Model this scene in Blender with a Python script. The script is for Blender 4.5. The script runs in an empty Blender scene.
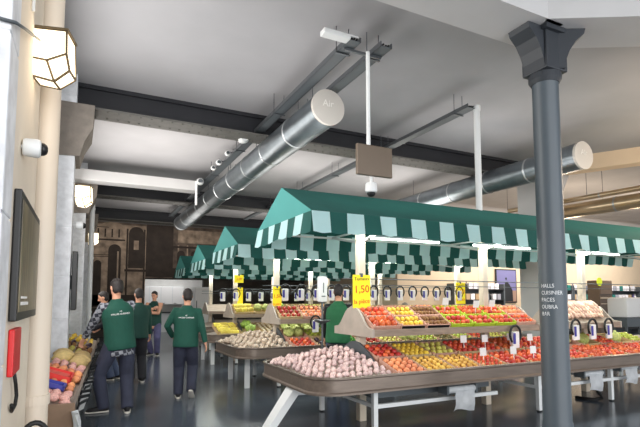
import bpy, bmesh, math, random
from math import sin, cos, pi, radians as R, sqrt, atan2
from mathutils import Vector as V, Matrix as Mx, Euler
from mathutils.bvhtree import BVHTree
random.seed(7)
SC = bpy.context.scene
COL = SC.collection

# ------------------------------------------------------------------ materials
def lin(c):
    return tuple((v/255/12.92 if v/255 <= .04045 else ((v/255+.055)/1.055)**2.4) for v in c)
MATS = {}
def M(name, rgb, rough=.6, metal=0., var=.0, scale=6., bump=0., emit=0., rand=0., trans=0., spec=.5, coord='Object', stretch=None):
    if name in MATS: return MATS[name]
    m = bpy.data.materials.new(name); m.use_nodes = True
    nt = m.node_tree; b = nt.nodes['Principled BSDF']; out = nt.nodes['Material Output']
    c = lin(rgb)+(1,)
    b.inputs['Base Color'].default_value = c
    b.inputs['Roughness'].default_value = rough
    b.inputs['Metallic'].default_value = metal
    b.inputs['Specular IOR Level'].default_value = spec
    src = None
    if var or bump:
        tc = nt.nodes.new('ShaderNodeTexCoord'); n = nt.nodes.new('ShaderNodeTexNoise')
        n.inputs['Scale'].default_value = scale; n.inputs['Detail'].default_value = 6
        if stretch:
            mp = nt.nodes.new('ShaderNodeMapping'); mp.inputs['Scale'].default_value = stretch
            nt.links.new(tc.outputs[coord], mp.inputs['Vector']); nt.links.new(mp.outputs['Vector'], n.inputs['Vector'])
        else:
            nt.links.new(tc.outputs[coord], n.inputs['Vector'])
        if var:
            r = nt.nodes.new('ShaderNodeValToRGB')
            r.color_ramp.elements[0].position = .3; r.color_ramp.elements[1].position = .7
            r.color_ramp.elements[0].color = tuple(max(0, v*(1-var)) for v in c[:3])+(1,)
            r.color_ramp.elements[1].color = tuple(min(1, v*(1+var)) for v in c[:3])+(1,)
            nt.links.new(n.outputs['Fac'], r.inputs['Fac']); src = r.outputs['Color']
        if bump:
            bp = nt.nodes.new('ShaderNodeBump'); bp.inputs['Strength'].default_value = bump; bp.inputs['Distance'].default_value = .02
            nt.links.new(n.outputs['Fac'], bp.inputs['Height']); nt.links.new(bp.outputs['Normal'], b.inputs['Normal'])
    if rand:
        oi = nt.nodes.new('ShaderNodeObjectInfo'); h = nt.nodes.new('ShaderNodeHueSaturation')
        mr = nt.nodes.new('ShaderNodeMapRange'); mr.inputs['To Min'].default_value = 1-rand; mr.inputs['To Max'].default_value = 1+rand
        nt.links.new(oi.outputs['Random'], mr.inputs['Value']); nt.links.new(mr.outputs['Result'], h.inputs['Value'])
        mh = nt.nodes.new('ShaderNodeMapRange'); mh.inputs['To Min'].default_value = .5-.05*rand; mh.inputs['To Max'].default_value = .5+.05*rand
        nt.links.new(oi.outputs['Random'], mh.inputs['Value']); nt.links.new(mh.outputs['Result'], h.inputs['Hue'])
        if src: nt.links.new(src, h.inputs['Color'])
        else: h.inputs['Color'].default_value = c
        src = h.outputs['Color']
    if src: nt.links.new(src, b.inputs['Base Color'])
    if emit:
        b.inputs['Emission Color'].default_value = c; b.inputs['Emission Strength'].default_value = emit
    if trans:
        t = nt.nodes.new('ShaderNodeBsdfTranslucent'); t.inputs['Color'].default_value = c
        mix = nt.nodes.new('ShaderNodeMixShader'); mix.inputs['Fac'].default_value = trans
        nt.links.new(b.outputs['BSDF'], mix.inputs[1]); nt.links.new(t.outputs['BSDF'], mix.inputs[2]); nt.links.new(mix.outputs['Shader'], out.inputs['Surface'])
    MATS[name] = m
    return m

def check_mat(name, c1, c2, scale):
    m = bpy.data.materials.new(name); m.use_nodes = True; nt = m.node_tree; b = nt.nodes['Principled BSDF']
    tc = nt.nodes.new('ShaderNodeTexCoord'); ck = nt.nodes.new('ShaderNodeTexChecker'); ck.inputs['Scale'].default_value = scale
    ck.inputs['Color1'].default_value = lin(c1)+(1,); ck.inputs['Color2'].default_value = lin(c2)+(1,)
    mp = nt.nodes.new('ShaderNodeMapping'); mp.inputs['Rotation'].default_value = (0, .25, .3)
    nt.links.new(tc.outputs['Object'], mp.inputs['Vector']); nt.links.new(mp.outputs['Vector'], ck.inputs['Vector'])
    nt.links.new(ck.outputs['Color'], b.inputs['Base Color']); b.inputs['Roughness'].default_value = .85
    return m

m_floor = M('polished dark concrete', (74, 81, 90), .19, 0, .22, 1.6, 0)
m_ceil = M('painted ceiling', (166, 165, 168), .9, 0, .06, 1.2, .15)
m_beamw = M('white beam plaster', (196, 195, 195), .85, 0, .03, 2, .05)
m_steel = M('black painted steel', (32, 33, 38), .45, 0, .15, 3)
m_flange = M('grey painted steel underside', (92, 90, 86), .6, 0, .15, 8)
m_stone = M('grey stone', (222, 224, 228), .85, 0, .14, 9, .3)
m_plaster = M('cream plaster', (228, 216, 198), .8, 0, .06, 3, .1)
m_wall = M('pale wall', (214, 212, 208), .85, 0, .06, 3, .1)
m_beige = M('beige wall', (214, 192, 164), .85, 0, .05, 1.5, .05)
m_dark = M('dark back wall', (70, 64, 58), .8, 0, .3, 2)
m_col = M('slate grey painted iron', (74, 84, 92), .42, 0, .04, 3)
m_cap = M('dark grey painted iron', (52, 56, 62), .5, 0, .05, 3)
m_duct = M('galvanised duct', (132, 140, 146), .34, .85, .12, 5)
m_ductring = M('duct seam', (186, 190, 192), .35, .8)
m_ductcap = M('duct end white', (206, 200, 192), .5, .1)
m_tray = M('brushed zinc', (124, 111, 101), .36, .45, .14, 3, stretch=(1, 9, 9))
m_wood = M('grey oak board', (150, 132, 116), .6, 0, .2, 4, .1, stretch=(1.2, 9, 9))
m_gwood = M('pale weathered end board', (176, 164, 152), .6, 0, .12, 5, .08)
m_white = M('white painted metal', (226, 228, 228), .45)
m_post = M('cream post', (214, 200, 180), .6)
m_grey = M('dark grey sheet metal', (92, 98, 102), .5, .3)
m_cable = M('cable tray steel', (110, 114, 118), .4, .7)
m_black = M('black plastic', (20, 20, 22), .45)
m_rubber = M('black rubber', (16, 16, 17), .6)
m_awd = M('dark green canvas', (26, 86, 80), .85, 0, .08, 4, 0, trans=.22)
m_awr = M('roof green canvas', (34, 98, 92), .85, 0, .1, 2.5, 0, trans=.15)
m_awl = M('pale green canvas', (186, 222, 224), .85, 0, .05, 4, 0, trans=.3)
m_tube = M('fluorescent tube', (236, 255, 236), .5, emit=7)
m_lamp = M('warm opal glass', (255, 238, 208), .5, emit=2.2)
m_brass = M('bronze frame', (110, 98, 78), .45, .6)
m_yellow = M('yellow card', (250, 226, 40), .7, emit=.25)
m_red = M('red ink', (214, 44, 32), .7)
m_whitep = M('white paper', (240, 238, 236), .7)
m_plastic = M('clear bag film', (228, 231, 234), .3, 0, .12, 14, .5, trans=.35)
m_blue = M('blue label', (56, 54, 150), .5)
m_crate = M('pale pinkish crate wood', (206, 158, 138), .7, 0, .14, 7, .05, stretch=(1.2, 6, 6))
m_crateg = M('lime crate liner', (176, 196, 44), .6, 0, .06, 6)
m_cratew = M('pale crate wood', (200, 172, 128), .7, 0, .14, 7, .05, stretch=(1.2, 6, 6))
m_skin = M('skin', (214, 158, 130), .55, 0, .05, 8)
m_hair = M('dark hair', (34, 26, 24), .6, 0, .3, 60, .4)
m_green = M('green workwear', (14, 74, 60), .8, 0, .12, 7, .12)
m_greend = M('dark green workwear', (12, 58, 50), .8, 0, .12, 7, .12)
m_navy = M('navy trousers', (48, 51, 68), .85, 0, .2, 8, .15)
m_blacktr = M('black trousers', (30, 30, 36), .85, 0, .2, 8, .15)
m_jeans = M('blue denim', (72, 84, 110), .85, 0, .2, 9, .15)
m_purple = M('slate purple jeans', (86, 84, 120), .85, 0, .2, 9, .15)
m_shoe = M('black suede shoe', (26, 24, 26), .7)
m_sole = M('white rubber sole', (216, 210, 200), .7)
m_check = check_mat('checked flannel', (146, 148, 156), (48, 50, 60), 20)
m_eye = M('dark eye', (28, 20, 18), .3)
m_lip = M('lips', (160, 84, 78), .5)

# ------------------------------------------------------------------ mesh builder
class MB:
    def __init__(s): s.v = []; s.f = []; s.mi = []
    def add(s, vs, fs, mi=0):
        o = len(s.v); s.v += [V(v) for v in vs]
        for f in fs: s.f.append([i+o for i in f]); s.mi.append(mi)
        return s
    def box(s, x0, x1, y0, y1, z0, z1, mi=0, mat=None, ch=0.):
        if ch:
            c = min(ch, (x1-x0)/2.2, (y1-y0)/2.2, (z1-z0)/2.2); vs = []; 
            bm = bmesh.new(); bmesh.ops.create_cube(bm, size=1)
            for v in bm.verts: v.co = V(((x0+x1)/2+v.co.x*(x1-x0), (y0+y1)/2+v.co.y*(y1-y0), (z0+z1)/2+v.co.z*(z1-z0)))
            bmesh.ops.bevel(bm, geom=bm.edges[:]+bm.verts[:], offset=c, segments=2, affect='EDGES', profile=.5)
            bm.verts.index_update(); vs = [v.co.copy() for v in bm.verts]; fs = [[v.index for v in f.verts] for f in bm.faces]; bm.free()
        else:
            vs = [(x0,y0,z0),(x1,y0,z0),(x1,y1,z0),(x0,y1,z0),(x0,y0,z1),(x1,y0,z1),(x1,y1,z1),(x0,y1,z1)]
            fs = [(0,3,2,1),(4,5,6,7),(0,1,5,4),(1,2,6,5),(2,3,7,6),(3,0,4,7)]
        if mat: vs = [mat @ V(v) for v in vs]
        return s.add(vs, fs, mi)
    def bar(s, a, b, w, h=None, up=(0,0,1), mi=0):
        a, b = V(a), V(b); h = h or w; t = (b-a).normalized(); u = V(up)
        if abs(t.dot(u)) > .98: u = V((0,1,0))
        x = t.cross(u).normalized(); y = x.cross(t)
        vs = []
        for p in (a, b):
            for sx, sy in ((-1,-1),(1,-1),(1,1),(-1,1)): vs.append(p+x*sx*w/2+y*sy*h/2)
        return s.add(vs, [(0,1,2,3),(7,6,5,4),(0,4,5,1),(1,5,6,2),(2,6,7,3),(3,7,4,0)], mi)
    def tube(s, pts, rad, n=12, side=None, cap=True, mi=0, closed=False):
        """tube through pts; rad a number, a list of numbers or a list of (rx, ry)"""
        pts = [V(p) for p in pts]; k = len(pts)
        if not isinstance(rad, (list, tuple)): rad = [rad]*k
        x = None; base = len(s.v)
        for i, p in enumerate(pts):
            if closed: t = (pts[(i+1) % k]-pts[i-1]).normalized()
            else: t = (pts[min(i+1, k-1)]-pts[max(i-1, 0)]).normalized()
            if side is not None: x = V(side)
            elif x is None: x = V((1,0,0)) if abs(t.x) < .8 else V((0,1,0))
            x = (x-t*x.dot(t)).normalized(); y = t.cross(x)
            r = rad[i]; rx, ry = r if isinstance(r, (tuple, list)) else (r, r)
            for j in range(n):
                a = 2*pi*j/n; s.v.append(p+x*cos(a)*rx+y*sin(a)*ry)
        segs = k if closed else k-1
        for i in range(segs):
            i2 = (i+1) % k
            for j in range(n):
                s.f.append([base+i*n+j, base+i*n+(j+1) % n, base+i2*n+(j+1) % n, base+i2*n+j]); s.mi.append(mi)
        if cap and not closed:
            s.f.append([base+j for j in range(n)][::-1]); s.mi.append(mi)
            s.f.append([base+(k-1)*n+j for j in range(n)]); s.mi.append(mi)
        return s
    def lathe(s, prof, n=16, c=(0,0,0), mi=0, mat=None):
        """profile of (r, z) pairs turned about z"""
        base = len(s.v); c = V(c)
        for r, z in prof:
            for j in range(n):
                a = 2*pi*j/n; p = V((r*cos(a), r*sin(a), z))
                s.v.append(c+(mat @ p if mat else p))
        for i in range(len(prof)-1):
            for j in range(n):
                s.f.append([base+i*n+j, base+i*n+(j+1) % n, base+(i+1)*n+(j+1) % n, base+(i+1)*n+j]); s.mi.append(mi)
        s.f.append([base+j for j in range(n)][::-1]); s.mi.append(mi)
        s.f.append([base+(len(prof)-1)*n+j for j in range(n)]); s.mi.append(mi)
        return s
    def ball(s, c, r, n=12, m=8, mi=0, fn=None):
        c = V(c); r = r if isinstance(r, (tuple, list)) else (r, r, r); base = len(s.v)
        for i in range(m+1):
            th = pi*i/m
            for j in range(n):
                a = 2*pi*j/n; d = V((sin(th)*cos(a), sin(th)*sin(a), -cos(th)))
                q = fn(d) if fn else 1
                s.v.append(c+V((d.x*r[0], d.y*r[1], d.z*r[2]))*q)
        for i in range(m):
            for j in range(n):
                s.f.append([base+i*n+j, base+i*n+(j+1) % n, base+(i+1)*n+(j+1) % n, base+(i+1)*n+j]); s.mi.append(mi)
        return s
    def prism(s, poly, axis, a, b, mi=0):
        """polygon (u, v) extruded along axis from a to b; u, v are the remaining axes in order"""
        def P(u, v, w):
            return {'x': (w, u, v), 'y': (u, w, v), 'z': (u, v, w)}[axis]
        n = len(poly); vs = [P(u, v, a) for u, v in poly]+[P(u, v, b) for u, v in poly]
        fs = [list(range(n))[::-1], list(range(n, 2*n))]+[(i, (i+1) % n, n+(i+1) % n, n+i) for i in range(n)]
        return s.add(vs, fs, mi)
    def mesh(s, name, mats, smooth=False):
        me = bpy.data.meshes.new(name); me.from_pydata([tuple(v) for v in s.v], [], s.f); me.validate(verbose=False)
        for m in (mats if isinstance(mats, (list, tuple)) else [mats]): me.materials.append(m)
        if len(me.materials) > 1 and len(me.polygons) == len(s.mi): me.polygons.foreach_set('material_index', s.mi)
        bm = bmesh.new(); bm.from_mesh(me); bmesh.ops.remove_doubles(bm, verts=bm.verts, dist=1e-5); bmesh.ops.recalc_face_normals(bm, faces=bm.faces); bm.to_mesh(me); bm.free()
        if smooth:
            me.shade_smooth() if smooth is True else me.set_sharp_from_angle(angle=R(smooth))
            if smooth is not True: me.polygons.foreach_set('use_smooth', [True]*len(me.polygons)); me.set_sharp_from_angle(angle=R(smooth))
        return me
    def build(s, name, mats, parent=None, smooth=False, loc=None, rot=None):
        return link(name, s.mesh(name, mats, smooth), parent, loc, rot)

def link(name, me, parent=None, loc=None, rot=None):
    o = bpy.data.objects.new(name, me); COL.objects.link(o)
    if parent: o.parent = parent
    if loc is not None: o.location = loc
    if rot is not None: o.rotation_euler = rot
    return o
def tag(o, label=None, cat=None, group=None, kind=None):
    if label: o['label'] = label
    if cat: o['category'] = cat
    if group: o['group'] = group
    if kind: o['kind'] = kind
    return o
def empty(name, label, cat, loc=(0,0,0), rz=0, group=None):
    o = bpy.data.objects.new(name, None); COL.objects.link(o); o.empty_display_size = .05
    o.location = loc; o.rotation_euler = (0, 0, rz); return tag(o, label, cat, group)
def struct(name, mb, mats, label=None, parent=None, smooth=False):
    o = mb.build(name, mats, parent, smooth)
    if not parent: o['kind'] = 'structure'
    if label: o['label'] = label
    return o
def copy_tree(o, parent=None):
    c = o.copy(); COL.objects.link(c); c.parent = parent
    for ch in o.children: copy_tree(ch, c)
    return c
def text_mesh(body, size, depth=.002, align='CENTER', shear=0):
    cu = bpy.data.curves.new('lettering', 'FONT'); cu.body = body; cu.size = size; cu.extrude = depth; cu.align_x = align; cu.align_y = 'CENTER'; cu.shear = shear; cu.resolution_u = 3
    o = bpy.data.objects.new('lettering', cu); COL.objects.link(o)
    dg = bpy.context.evaluated_depsgraph_get(); me = bpy.data.meshes.new_from_object(o.evaluated_get(dg)); me.name = 'lettering'
    bpy.data.objects.remove(o); me.materials.clear(); return me
def text_obj(body, size, mat, parent, mtx, depth=.002, align='CENTER', shear=0, name='lettering'):
    me = text_mesh(body, size, depth, align, shear); me.transform(mtx); me.materials.append(mat); return link(name, me, parent)
FRONT = Mx.Rotation(pi/2, 4, 'X')            # text facing -Y, upright

# ------------------------------------------------------------------ camera
cam = bpy.data.cameras.new('camera'); camo = bpy.data.objects.new('camera', cam); COL.objects.link(camo)
cam.lens = 476/640*36; cam.sensor_width = 36; cam.shift_y = .0773; cam.clip_end = 200
camo.location = (0, 0, 1.55); camo.rotation_euler = (R(90+4.4), 0, R(-26.3)); SC.camera = camo

# ------------------------------------------------------------------ setting
CZ = 4.84
struct('floor', MB().box(-6, 34, -8, 30, -.1, 0), m_floor)
struct('ceiling', MB().box(-6, 34, -3, 30, CZ, CZ+.15), m_ceil)
# near white beam and the splayed one right of the column
struct('ceiling_beam', MB().box(-6, 4.4, 3.15, 3.68, 4.42, CZ+.02), m_beamw)
d45 = V((.80, -.60, 0)); n45 = V((.60, .80, 0)); c0 = V((4.15, 3.28, 0))
def rot_beam(p0, d, L, w, z0, z1):
    d = V(d); n = V((-d.y, d.x, 0)); p0 = V(p0); vs = []
    for z in (z0, z1):
        for p in (p0-n*w/2, p0+d*L-n*w/2, p0+d*L+n*w/2, p0+n*w/2): vs.append((p.x, p.y, z))
    return MB().add(vs, [(0,3,2,1),(4,5,6,7),(0,1,5,4),(1,2,6,5),(2,3,7,6),(3,0,4,7)])
struct('ceiling_beam', rot_beam((4.3, 3.42, 0), (.875, -.485, 0), 12, .6, 4.42, CZ+.02), m_beamw)
def steel_beam(Y, x0, x1, w=.42):
    b = MB(); z0 = 4.42
    b.box(x0, x1, Y, Y+.06, z0+.02, CZ+.02)                       # web
    b.box(x0, x1, Y-w*.15, Y+.1, CZ-.06, CZ+.02)
    b.box(x0, x1, Y-.18, Y+w-.18+.04, z0, z0+.03, 1)              # bottom flange
    k = int((x1-x0)/.16)
    for i in range(k):
        for dy in (-.13, .16):
            b.lathe([(.018, 0), (.014, -.012), (.004, -.016)], 8, (x0+.1+i*.16, Y+dy, z0), 1)
    return struct('steel_beam', b, [m_steel, m_flange])
steel_beam(7.95, -.35, 9.75); steel_beam(14.5, -.2, 10); steel_beam(18.6, -.1, 10)
struct('ceiling_beam', MB().box(-.3, 2.45, 11.9, 12.3, 4.27, 4.52, ch=.01), m_beamw)
# left wall: recess wall, pilasters, corbels
def wx(Y): return -.38+.03*(Y-2.65)
struct('wall_left', MB().add([(-1.0,-8,0),(-.72,3.3,0),(-.38,13,0),(-.1,22,0),(-1.2,22,0),(-2,-8,0),(-1.0,-8,CZ),(-.72,3.3,CZ),(-.38,13,CZ),(-.1,22,CZ),(-1.2,22,CZ),(-2,-8,CZ)],
       [(0,1,7,6),(1,2,8,7),(2,3,9,8),(3,4,10,9),(4,5,11,10),(5,0,6,11),(0,5,4,3,2,1),(6,7,8,9,10,11)]), m_wall)
def pilaster(x1, y0, y1, w=.6, corbel=True):
    b = MB(); z = 0; k = 0
    for h in (.62, .66, .6, .7, .64, .62, .66, .5):
        if z >= CZ: break
        b.box(x1-w, x1, y0, y1, z+.004, min(z+h, CZ)-.004, ch=.008); z += h; k += 1
    b.box(x1-w+.01, x1-.006, y0+.006, y1-.006, 0, CZ)
    if corbel:
        b.prism([(x1-.3, 4.4), (x1+.24, 4.4), (x1+.22, 4.05), (x1+.12, 3.85), (x1+.06, 3.62), (x1-.3, 3.6)], 'y', y0-.02, y1+.1, 1)
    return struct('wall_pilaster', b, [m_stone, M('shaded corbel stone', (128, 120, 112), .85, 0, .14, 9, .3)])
pilaster(-.285, 2.1, 2.34, .8, False)
pilaster(-.19, 7.6, 8.25)
pilaster(-.03, 12.6, 13.4)
pilaster(.1, 17.4, 18.2)
struct('trim_1', MB().box(-.6, -.29, 2.35, 3.36, 0, CZ, ch=.005), m_plaster)
# far wall, dark, with the kitchen opening; right-hand walls
struct('wall_back', MB().box(-2, 2.15, 22, 22.3, 0, CZ).box(2.15, 4.9, 22, 22.3, 2.45, CZ).box(4.9, 10.2, 22, 22.3, 0, CZ), m_dark)
struct('wall_kitchen', MB().box(1.6, 6.2, 25, 25.2, 0, 3.2).box(1.5, 1.6, 22.3, 25.2, 0, 3.2).box(6.2, 6.3, 22.3, 25.2, 0, 3.2), m_wall)
struct('wall_right', MB().box(10.0, 34, 14.0, 14.2, 0, CZ).box(10.0, 10.2, 14.2, 22, 0, CZ), m_beige)
# concrete pillar at the end of the steel beam, with its splayed head, and the beam to its right
struct('concrete_pillar', MB().prism([(9.7, 0), (10.2, 0), (10.2, 3.3), (10.35, 4.0), (10.85, CZ), (9.7, CZ)], 'y', 7.7, 8.4), m_beamw)
struct('ceiling_beam', rot_beam((10.05, 7.3, 0), (.5, -.866, 0), 14, .35, 4.5, CZ+.02), m_beige)
# round iron column with flared head
cx, cy = 4.39, 3.39
b = MB().lathe([(.145, 0), (.145, .3), (.137, .32), (.132, 3.9), (.142, 3.92), (.147, 3.97), (.135, 4.0)], 40)
col = struct('iron_column', b, m_col, smooth=40); col.location = (cx, cy, 0)
b = MB()
d1 = [V((1,0,0)), V((0,1,0))]
b.box(-.16, .16, -.16, .16, 3.97, 4.38, ch=.012)
prof = [(0, 3.99), (.16, 3.99), (.175, 4.08), (.215, 4.18), (.28, 4.28), (.37, 4.36), (.385, 4.415), (0, 4.415)]
for ang in (pi, -R(29)):
    k = len(b.v); b.prism(prof, 'y', -.13, .13); mr = Mx.Rotation(ang, 4, 'Z'); b.v[k:] = [mr @ v for v in b.v[k:]]
b.box(-.2, .2, -.2, .2, 4.37, 4.42)
b.lathe([(.14, 3.86), (.165, 3.9), (.165, 3.96), (.15, 3.99)], 32)
cp = struct('capital', b, m_cap, parent=col, label='dark flared head of the column')
# white lettering round the column
lines = ['HALLS', 'CUISINIER', 'PACES', 'OUBRA', 'BAR']
tm = M('white lettering', (232, 234, 236), .6)
for i, s in enumerate(lines):
    me = text_mesh(s, .056, .001, 'LEFT')
    for v in me.vertices:
        x, y = v.co.x*.86, v.co.y; r = .1345+v.co.z
        a = -pi/2-R(46)-R(58)+x/.1345
        z = 1.69-i*.0716+y
        v.co = (r*cos(a), r*sin(a), z)
    me.materials.append(tm); link('lettering', me, col)

# ------------------------------------------------------------------ mural and back area
mur = empty('wall_mural', 'huge sepia photograph of an old market facade with arches, high on the dark far wall', 'mural', (0, 21.97, 0))
sep = M('sepia mural ground', (100, 86, 76), .8, 0, .75, 2.2); sepl = M('sepia pale stone', (158, 138, 120), .8, 0, .5, 3.5); sepd = M('sepia dark', (58, 48, 42), .8, 0, .3, 3)
MB().box(.1, 6.2, -.03, 0, 2.5, 5.0).box(.1, 2.2, -.03, 0, 1.2, 2.5).build('picture_panel', sep, mur)
def arch(b, x, w, z0, z1, y, y2):
    pts = [(x-w/2, z0)]+[(x-w/2*cos(pi*k/10), z1-w/2+w/2*sin(pi*k/10)) for k in range(11)]+[(x+w/2, z0)]
    return b.prism(pts, 'y', y, y2)
b = MB()
b.box(.12, 2.35, -.04, -.03, 1.25, 4.75).prism([(.12, 4.5), (1.0, 4.98), (1.6, 4.6), (.12, 4.2)], 'y', -.045, -.03)
b.build('facade', sepl, mur)
b = MB()
arch(b, 1.1, .5, 1.5, 3.9, -.05, -.04); arch(b, 1.95, .62, 2.9, 4.7, -.05, -.04); arch(b, .45, .3, 1.3, 3.2, -.05, -.04)
b.box(.12, 1.5, -.052, -.04, 4.05, 4.12).box(1.5, 2.4, -.052, -.04, 2.75, 2.85)
b.box(2.36, 3.5, -.05, -.03, 2.55, 4.95).box(3.5, 6.15, -.04, -.03, 2.5, 2.95)
b.box(1.55, 1.62, -.055, -.04, 1.3, 4.6).box(2.25, 2.32, -.055, -.04, 1.3, 4.6)
for k in range(5): b.box(.14+k*.27, .2+k*.27, -.05, -.04, 4.2, 4.55)
for z in (3.35, 3.42, 4.6): b.box(.12, .85, -.05, -.04, z, z+.025)
for k in range(4): arch(b, 3.85+k*.6, .34, 3.0, 3.75, -.05, -.04)
b.box(3.5, 6.15, -.05, -.04, 3.86, 3.95).box(.12, 2.1, -.05, -.04, 1.25, 1.75)
b.build('archways', sepd, mur)
b = MB()
b.box(1.85, 2.05, -.056, -.05, 3.7, 4.1).box(1.2, 1.26, -.056, -.05, 1.6, 3.6).box(3.7, 5.9, -.045, -.03, 4.1, 4.7)
for k in range(6): b.box(3.7+k*.4, 3.76+k*.4, -.045, -.03, 3.0, 4.0)
b.build('window_light', sepl, mur)['kind'] = 'stuff'
# kitchen behind the opening
ks = empty('kitchen_cupboard', 'white wall cupboard seen through the opening under the far wall', 'cupboard', (2.3, 24.6, 1.3))
MB().box(0, 2.2, 0, .38, 0, .9, ch=.01).build('body', m_white, ks)
for i in range(4): 
    dd = MB().box(.02+i*.545, .545*(i+1)-.01, -.02, 0, .02, .88, ch=.005).build('door', m_whitep, ks)
    MB().box(.08+i*.545, .2+i*.545, -.035, -.02, .06, .08).build('handle', m_grey, dd)
kc = empty('kitchen_counter', 'white and steel counter running below the wall cupboard', 'counter', (2.2, 23.8, 0))
MB().box(0, 3.6, 0, .7, .9, .96, ch=.01).build('worktop', m_black, kc)
MB().box(0, 3.6, .03, .7, 0, .9).build('base', m_white, kc)
fr = empty('white_fridge', 'tall white fridge beside the kitchen opening', 'fridge', (4.35, 21.2, 0))
MB().box(0, .65, 0, .65, .03, 2.1, ch=.02).build('body', m_white, fr)
MB().box(.02, .63, -.04, 0, .06, 2.06, ch=.02).build('door', m_whitep, fr)
MB().box(.06, .09, -.08, -.04, .9, 1.5, ch=.008).build('handle', m_grey, fr)
fs = empty('shop_fascia', 'black overhead signboard with small white lettering behind the second stall', 'sign', (5.6, 20.2, 2.35))
MB().box(0, 3.6, 0, .08, 0, .5, ch=.01).build('board', m_black, fs)
text_obj('LES HALLES', .2, m_whitep, fs, Mx.Translation((1.5, -.005, .24)) @ FRONT)
MB().box(.1, .18, 0, .08, -2.35, 0).box(3.42, 3.5, 0, .08, -2.35, 0).build('post', m_black, fs)
# framed portrait on the beige wall
po = empty('wall_picture', 'large framed picture of a dark figure against violet dusk on the beige wall', 'picture', (14.72, 13.98, 1.42))
MB().box(0, 1.16, -.05, 0, 0, 1.36, ch=.01).build('frame', m_black, po)
MB().box(.05, 1.11, -.056, -.05, .05, 1.31).build('picture', M('violet dusk print', (108, 104, 148), .5, 0, .15, 1), po)
MB().box(.05, 1.11, -.058, -.05, .05, .5).build('horizon', M('ochre print', (150, 120, 104), .5, 0, .1, 2), po)
b = MB(); b.prism([(.35, .06), (.38, .55), (.5, .8), (.55, .84), (.63, .84), (.74, .74), (.9, .5), (.92, .06)], 'y', -.062, -.056)
b.lathe([(.02, 0), (.1, .05), (.115, .14), (.09, .24), (.02, .28)], 12, (.56, -.05, .84), mat=Mx.Scale(.06, 4, V((0, 1, 0))))
b.build('figure', m_black, po)

# ------------------------------------------------------------------ ceiling services
def duct(name, label, x, z, y0, y1, r, step=1.12):
    d = empty(name, label, 'duct', (x, y0, z))
    ns = int((y1-y0)/step)
    b = MB(); b.tube([(0, 0, 0), (0, y1-y0, 0)], r, 36, cap=True); b.build('pipe', m_duct, d, smooth=40)
    rm = MB().tube([(0, -.02, 0), (0, -.012, 0), (0, .012, 0), (0, .02, 0)], [r, r+.009, r+.009, r], 36, cap=False).mesh('seam_ring', m_ductring, 30)
    for k in range(1, ns+1): link('seam_ring', rm, d, (0, k*step, 0))
    b = MB().tube([(0, -.03, 0), (0, -.025, 0), (0, .02, 0)], [r-.012, r+.008, r+.008], 36)
    c = b.build('end_cap', m_ductcap, d, smooth=30)
    text_obj('Air', r*.55, M('pale grey lettering', (236, 232, 226), .6), c, Mx.Translation((-.01, -.034, r*.18)) @ FRONT)
    hm = MB().tube([(0, 0, r), (0, 0, CZ-z)], .006, 6).mesh('hanger', m_cable)
    for k in range(0, ns, 2): link('hanger', hm, d, (0, .5+k*step, 0))
    return d
duct('ventilation_duct', 'big round metal ventilation duct above the aisle, end cap nearest the hanging screen', 2.98, 4.24, 5.78, 17.2, .245)
duct('ventilation_duct', 'round metal ventilation duct passing behind the iron column', 8.06, 4.17, 5.5, 19.5, .25)
def angled_pipe(name, label, p0, p1, r, mat, cat):
    o = empty(name, label, cat, p0); d = V(p1)-V(p0)
    MB().tube([(0,0,0), d], r, 24).build('pipe', mat, o, smooth=40)
    b = MB(); u = d.normalized(); n = int(d.length/1.3)
    rm = b.tube([u*-.02, u*.02], r*1.05, 24).mesh('seam_ring', m_ductring, 30)
    for k in range(1, n+1): link('seam_ring', rm, o, u*k*1.3)
    hm = MB().tube([(0,0,r), (0,0,CZ-p0[2])], .006, 6).mesh('hanger', m_cable)
    for k in range(0, n+1, 2): link('hanger', hm, o, u*(k*1.3+.3))
    return o
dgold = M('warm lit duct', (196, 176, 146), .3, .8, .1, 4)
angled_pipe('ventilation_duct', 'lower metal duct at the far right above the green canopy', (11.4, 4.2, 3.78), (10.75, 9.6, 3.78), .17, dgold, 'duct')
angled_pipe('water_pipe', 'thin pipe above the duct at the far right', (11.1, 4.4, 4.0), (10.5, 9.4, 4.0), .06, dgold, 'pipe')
def cable_tray(label, x, z, y0, y1):
    t = empty('cable_tray', label, 'cable tray', (x, y0, z), 0, 'cable trays under the ceiling'); L = y1-y0
    b = MB().bar((-.075, 0, 0), (-.075, L, 0), .012, .06).bar((.075, 0, 0), (.075, L, 0), .012, .06)
    b.build('side_rail', m_cable, t)
    b = MB().box(-.075, .075, 0, L, -.03, -.022); b.build('tray_floor', m_grey, t)
    b = MB(); r = random.Random(x)
    for k in range(3): b.tube([(-.04+.035*k, L*i/8, -.005+r.uniform(-.006, .006)) for i in range(9)], .012, 6)
    b.build('cable', m_black, t)
    b = MB(); k = 0
    for s in (-.085, .085): b.tube([(s, 0, -.04), (s, 0, CZ-z)], .006, 6)
    hm = b.bar((-.1, 0, -.042), (.1, 0, -.042), .03, .012).mesh('hanger', m_cable)
    while .3+k*2.1 < L: link('hanger', hm, t, (0, .3+k*2.1, 0)); k += 1
    return t
cable_tray('cable tray above the left edge of the big duct, running deep into the hall', 2.70, 4.55, 4.55, 17.5)
cable_tray('cable tray beside the white hanging pole, running over the big duct', 3.10, 4.55, 4.5, 13.5)
cable_tray('cable tray meeting the top of the white pole above the canopy', 5.30, 4.55, 5.4, 17)
o = MB().bar((2.66, 4.72, 4.5), (3.16, 4.72, 4.5), .03).bar((2.66, 4.72, 4.5), (2.66, 4.72, 4.6), .02).bar((3.16, 4.72, 4.5), (3.16, 4.72, 4.6), .02).build('strut_rail', m_cable)
tag(o, 'short metal strut joining the two cable trays above the hanging screen', 'strut')
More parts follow.
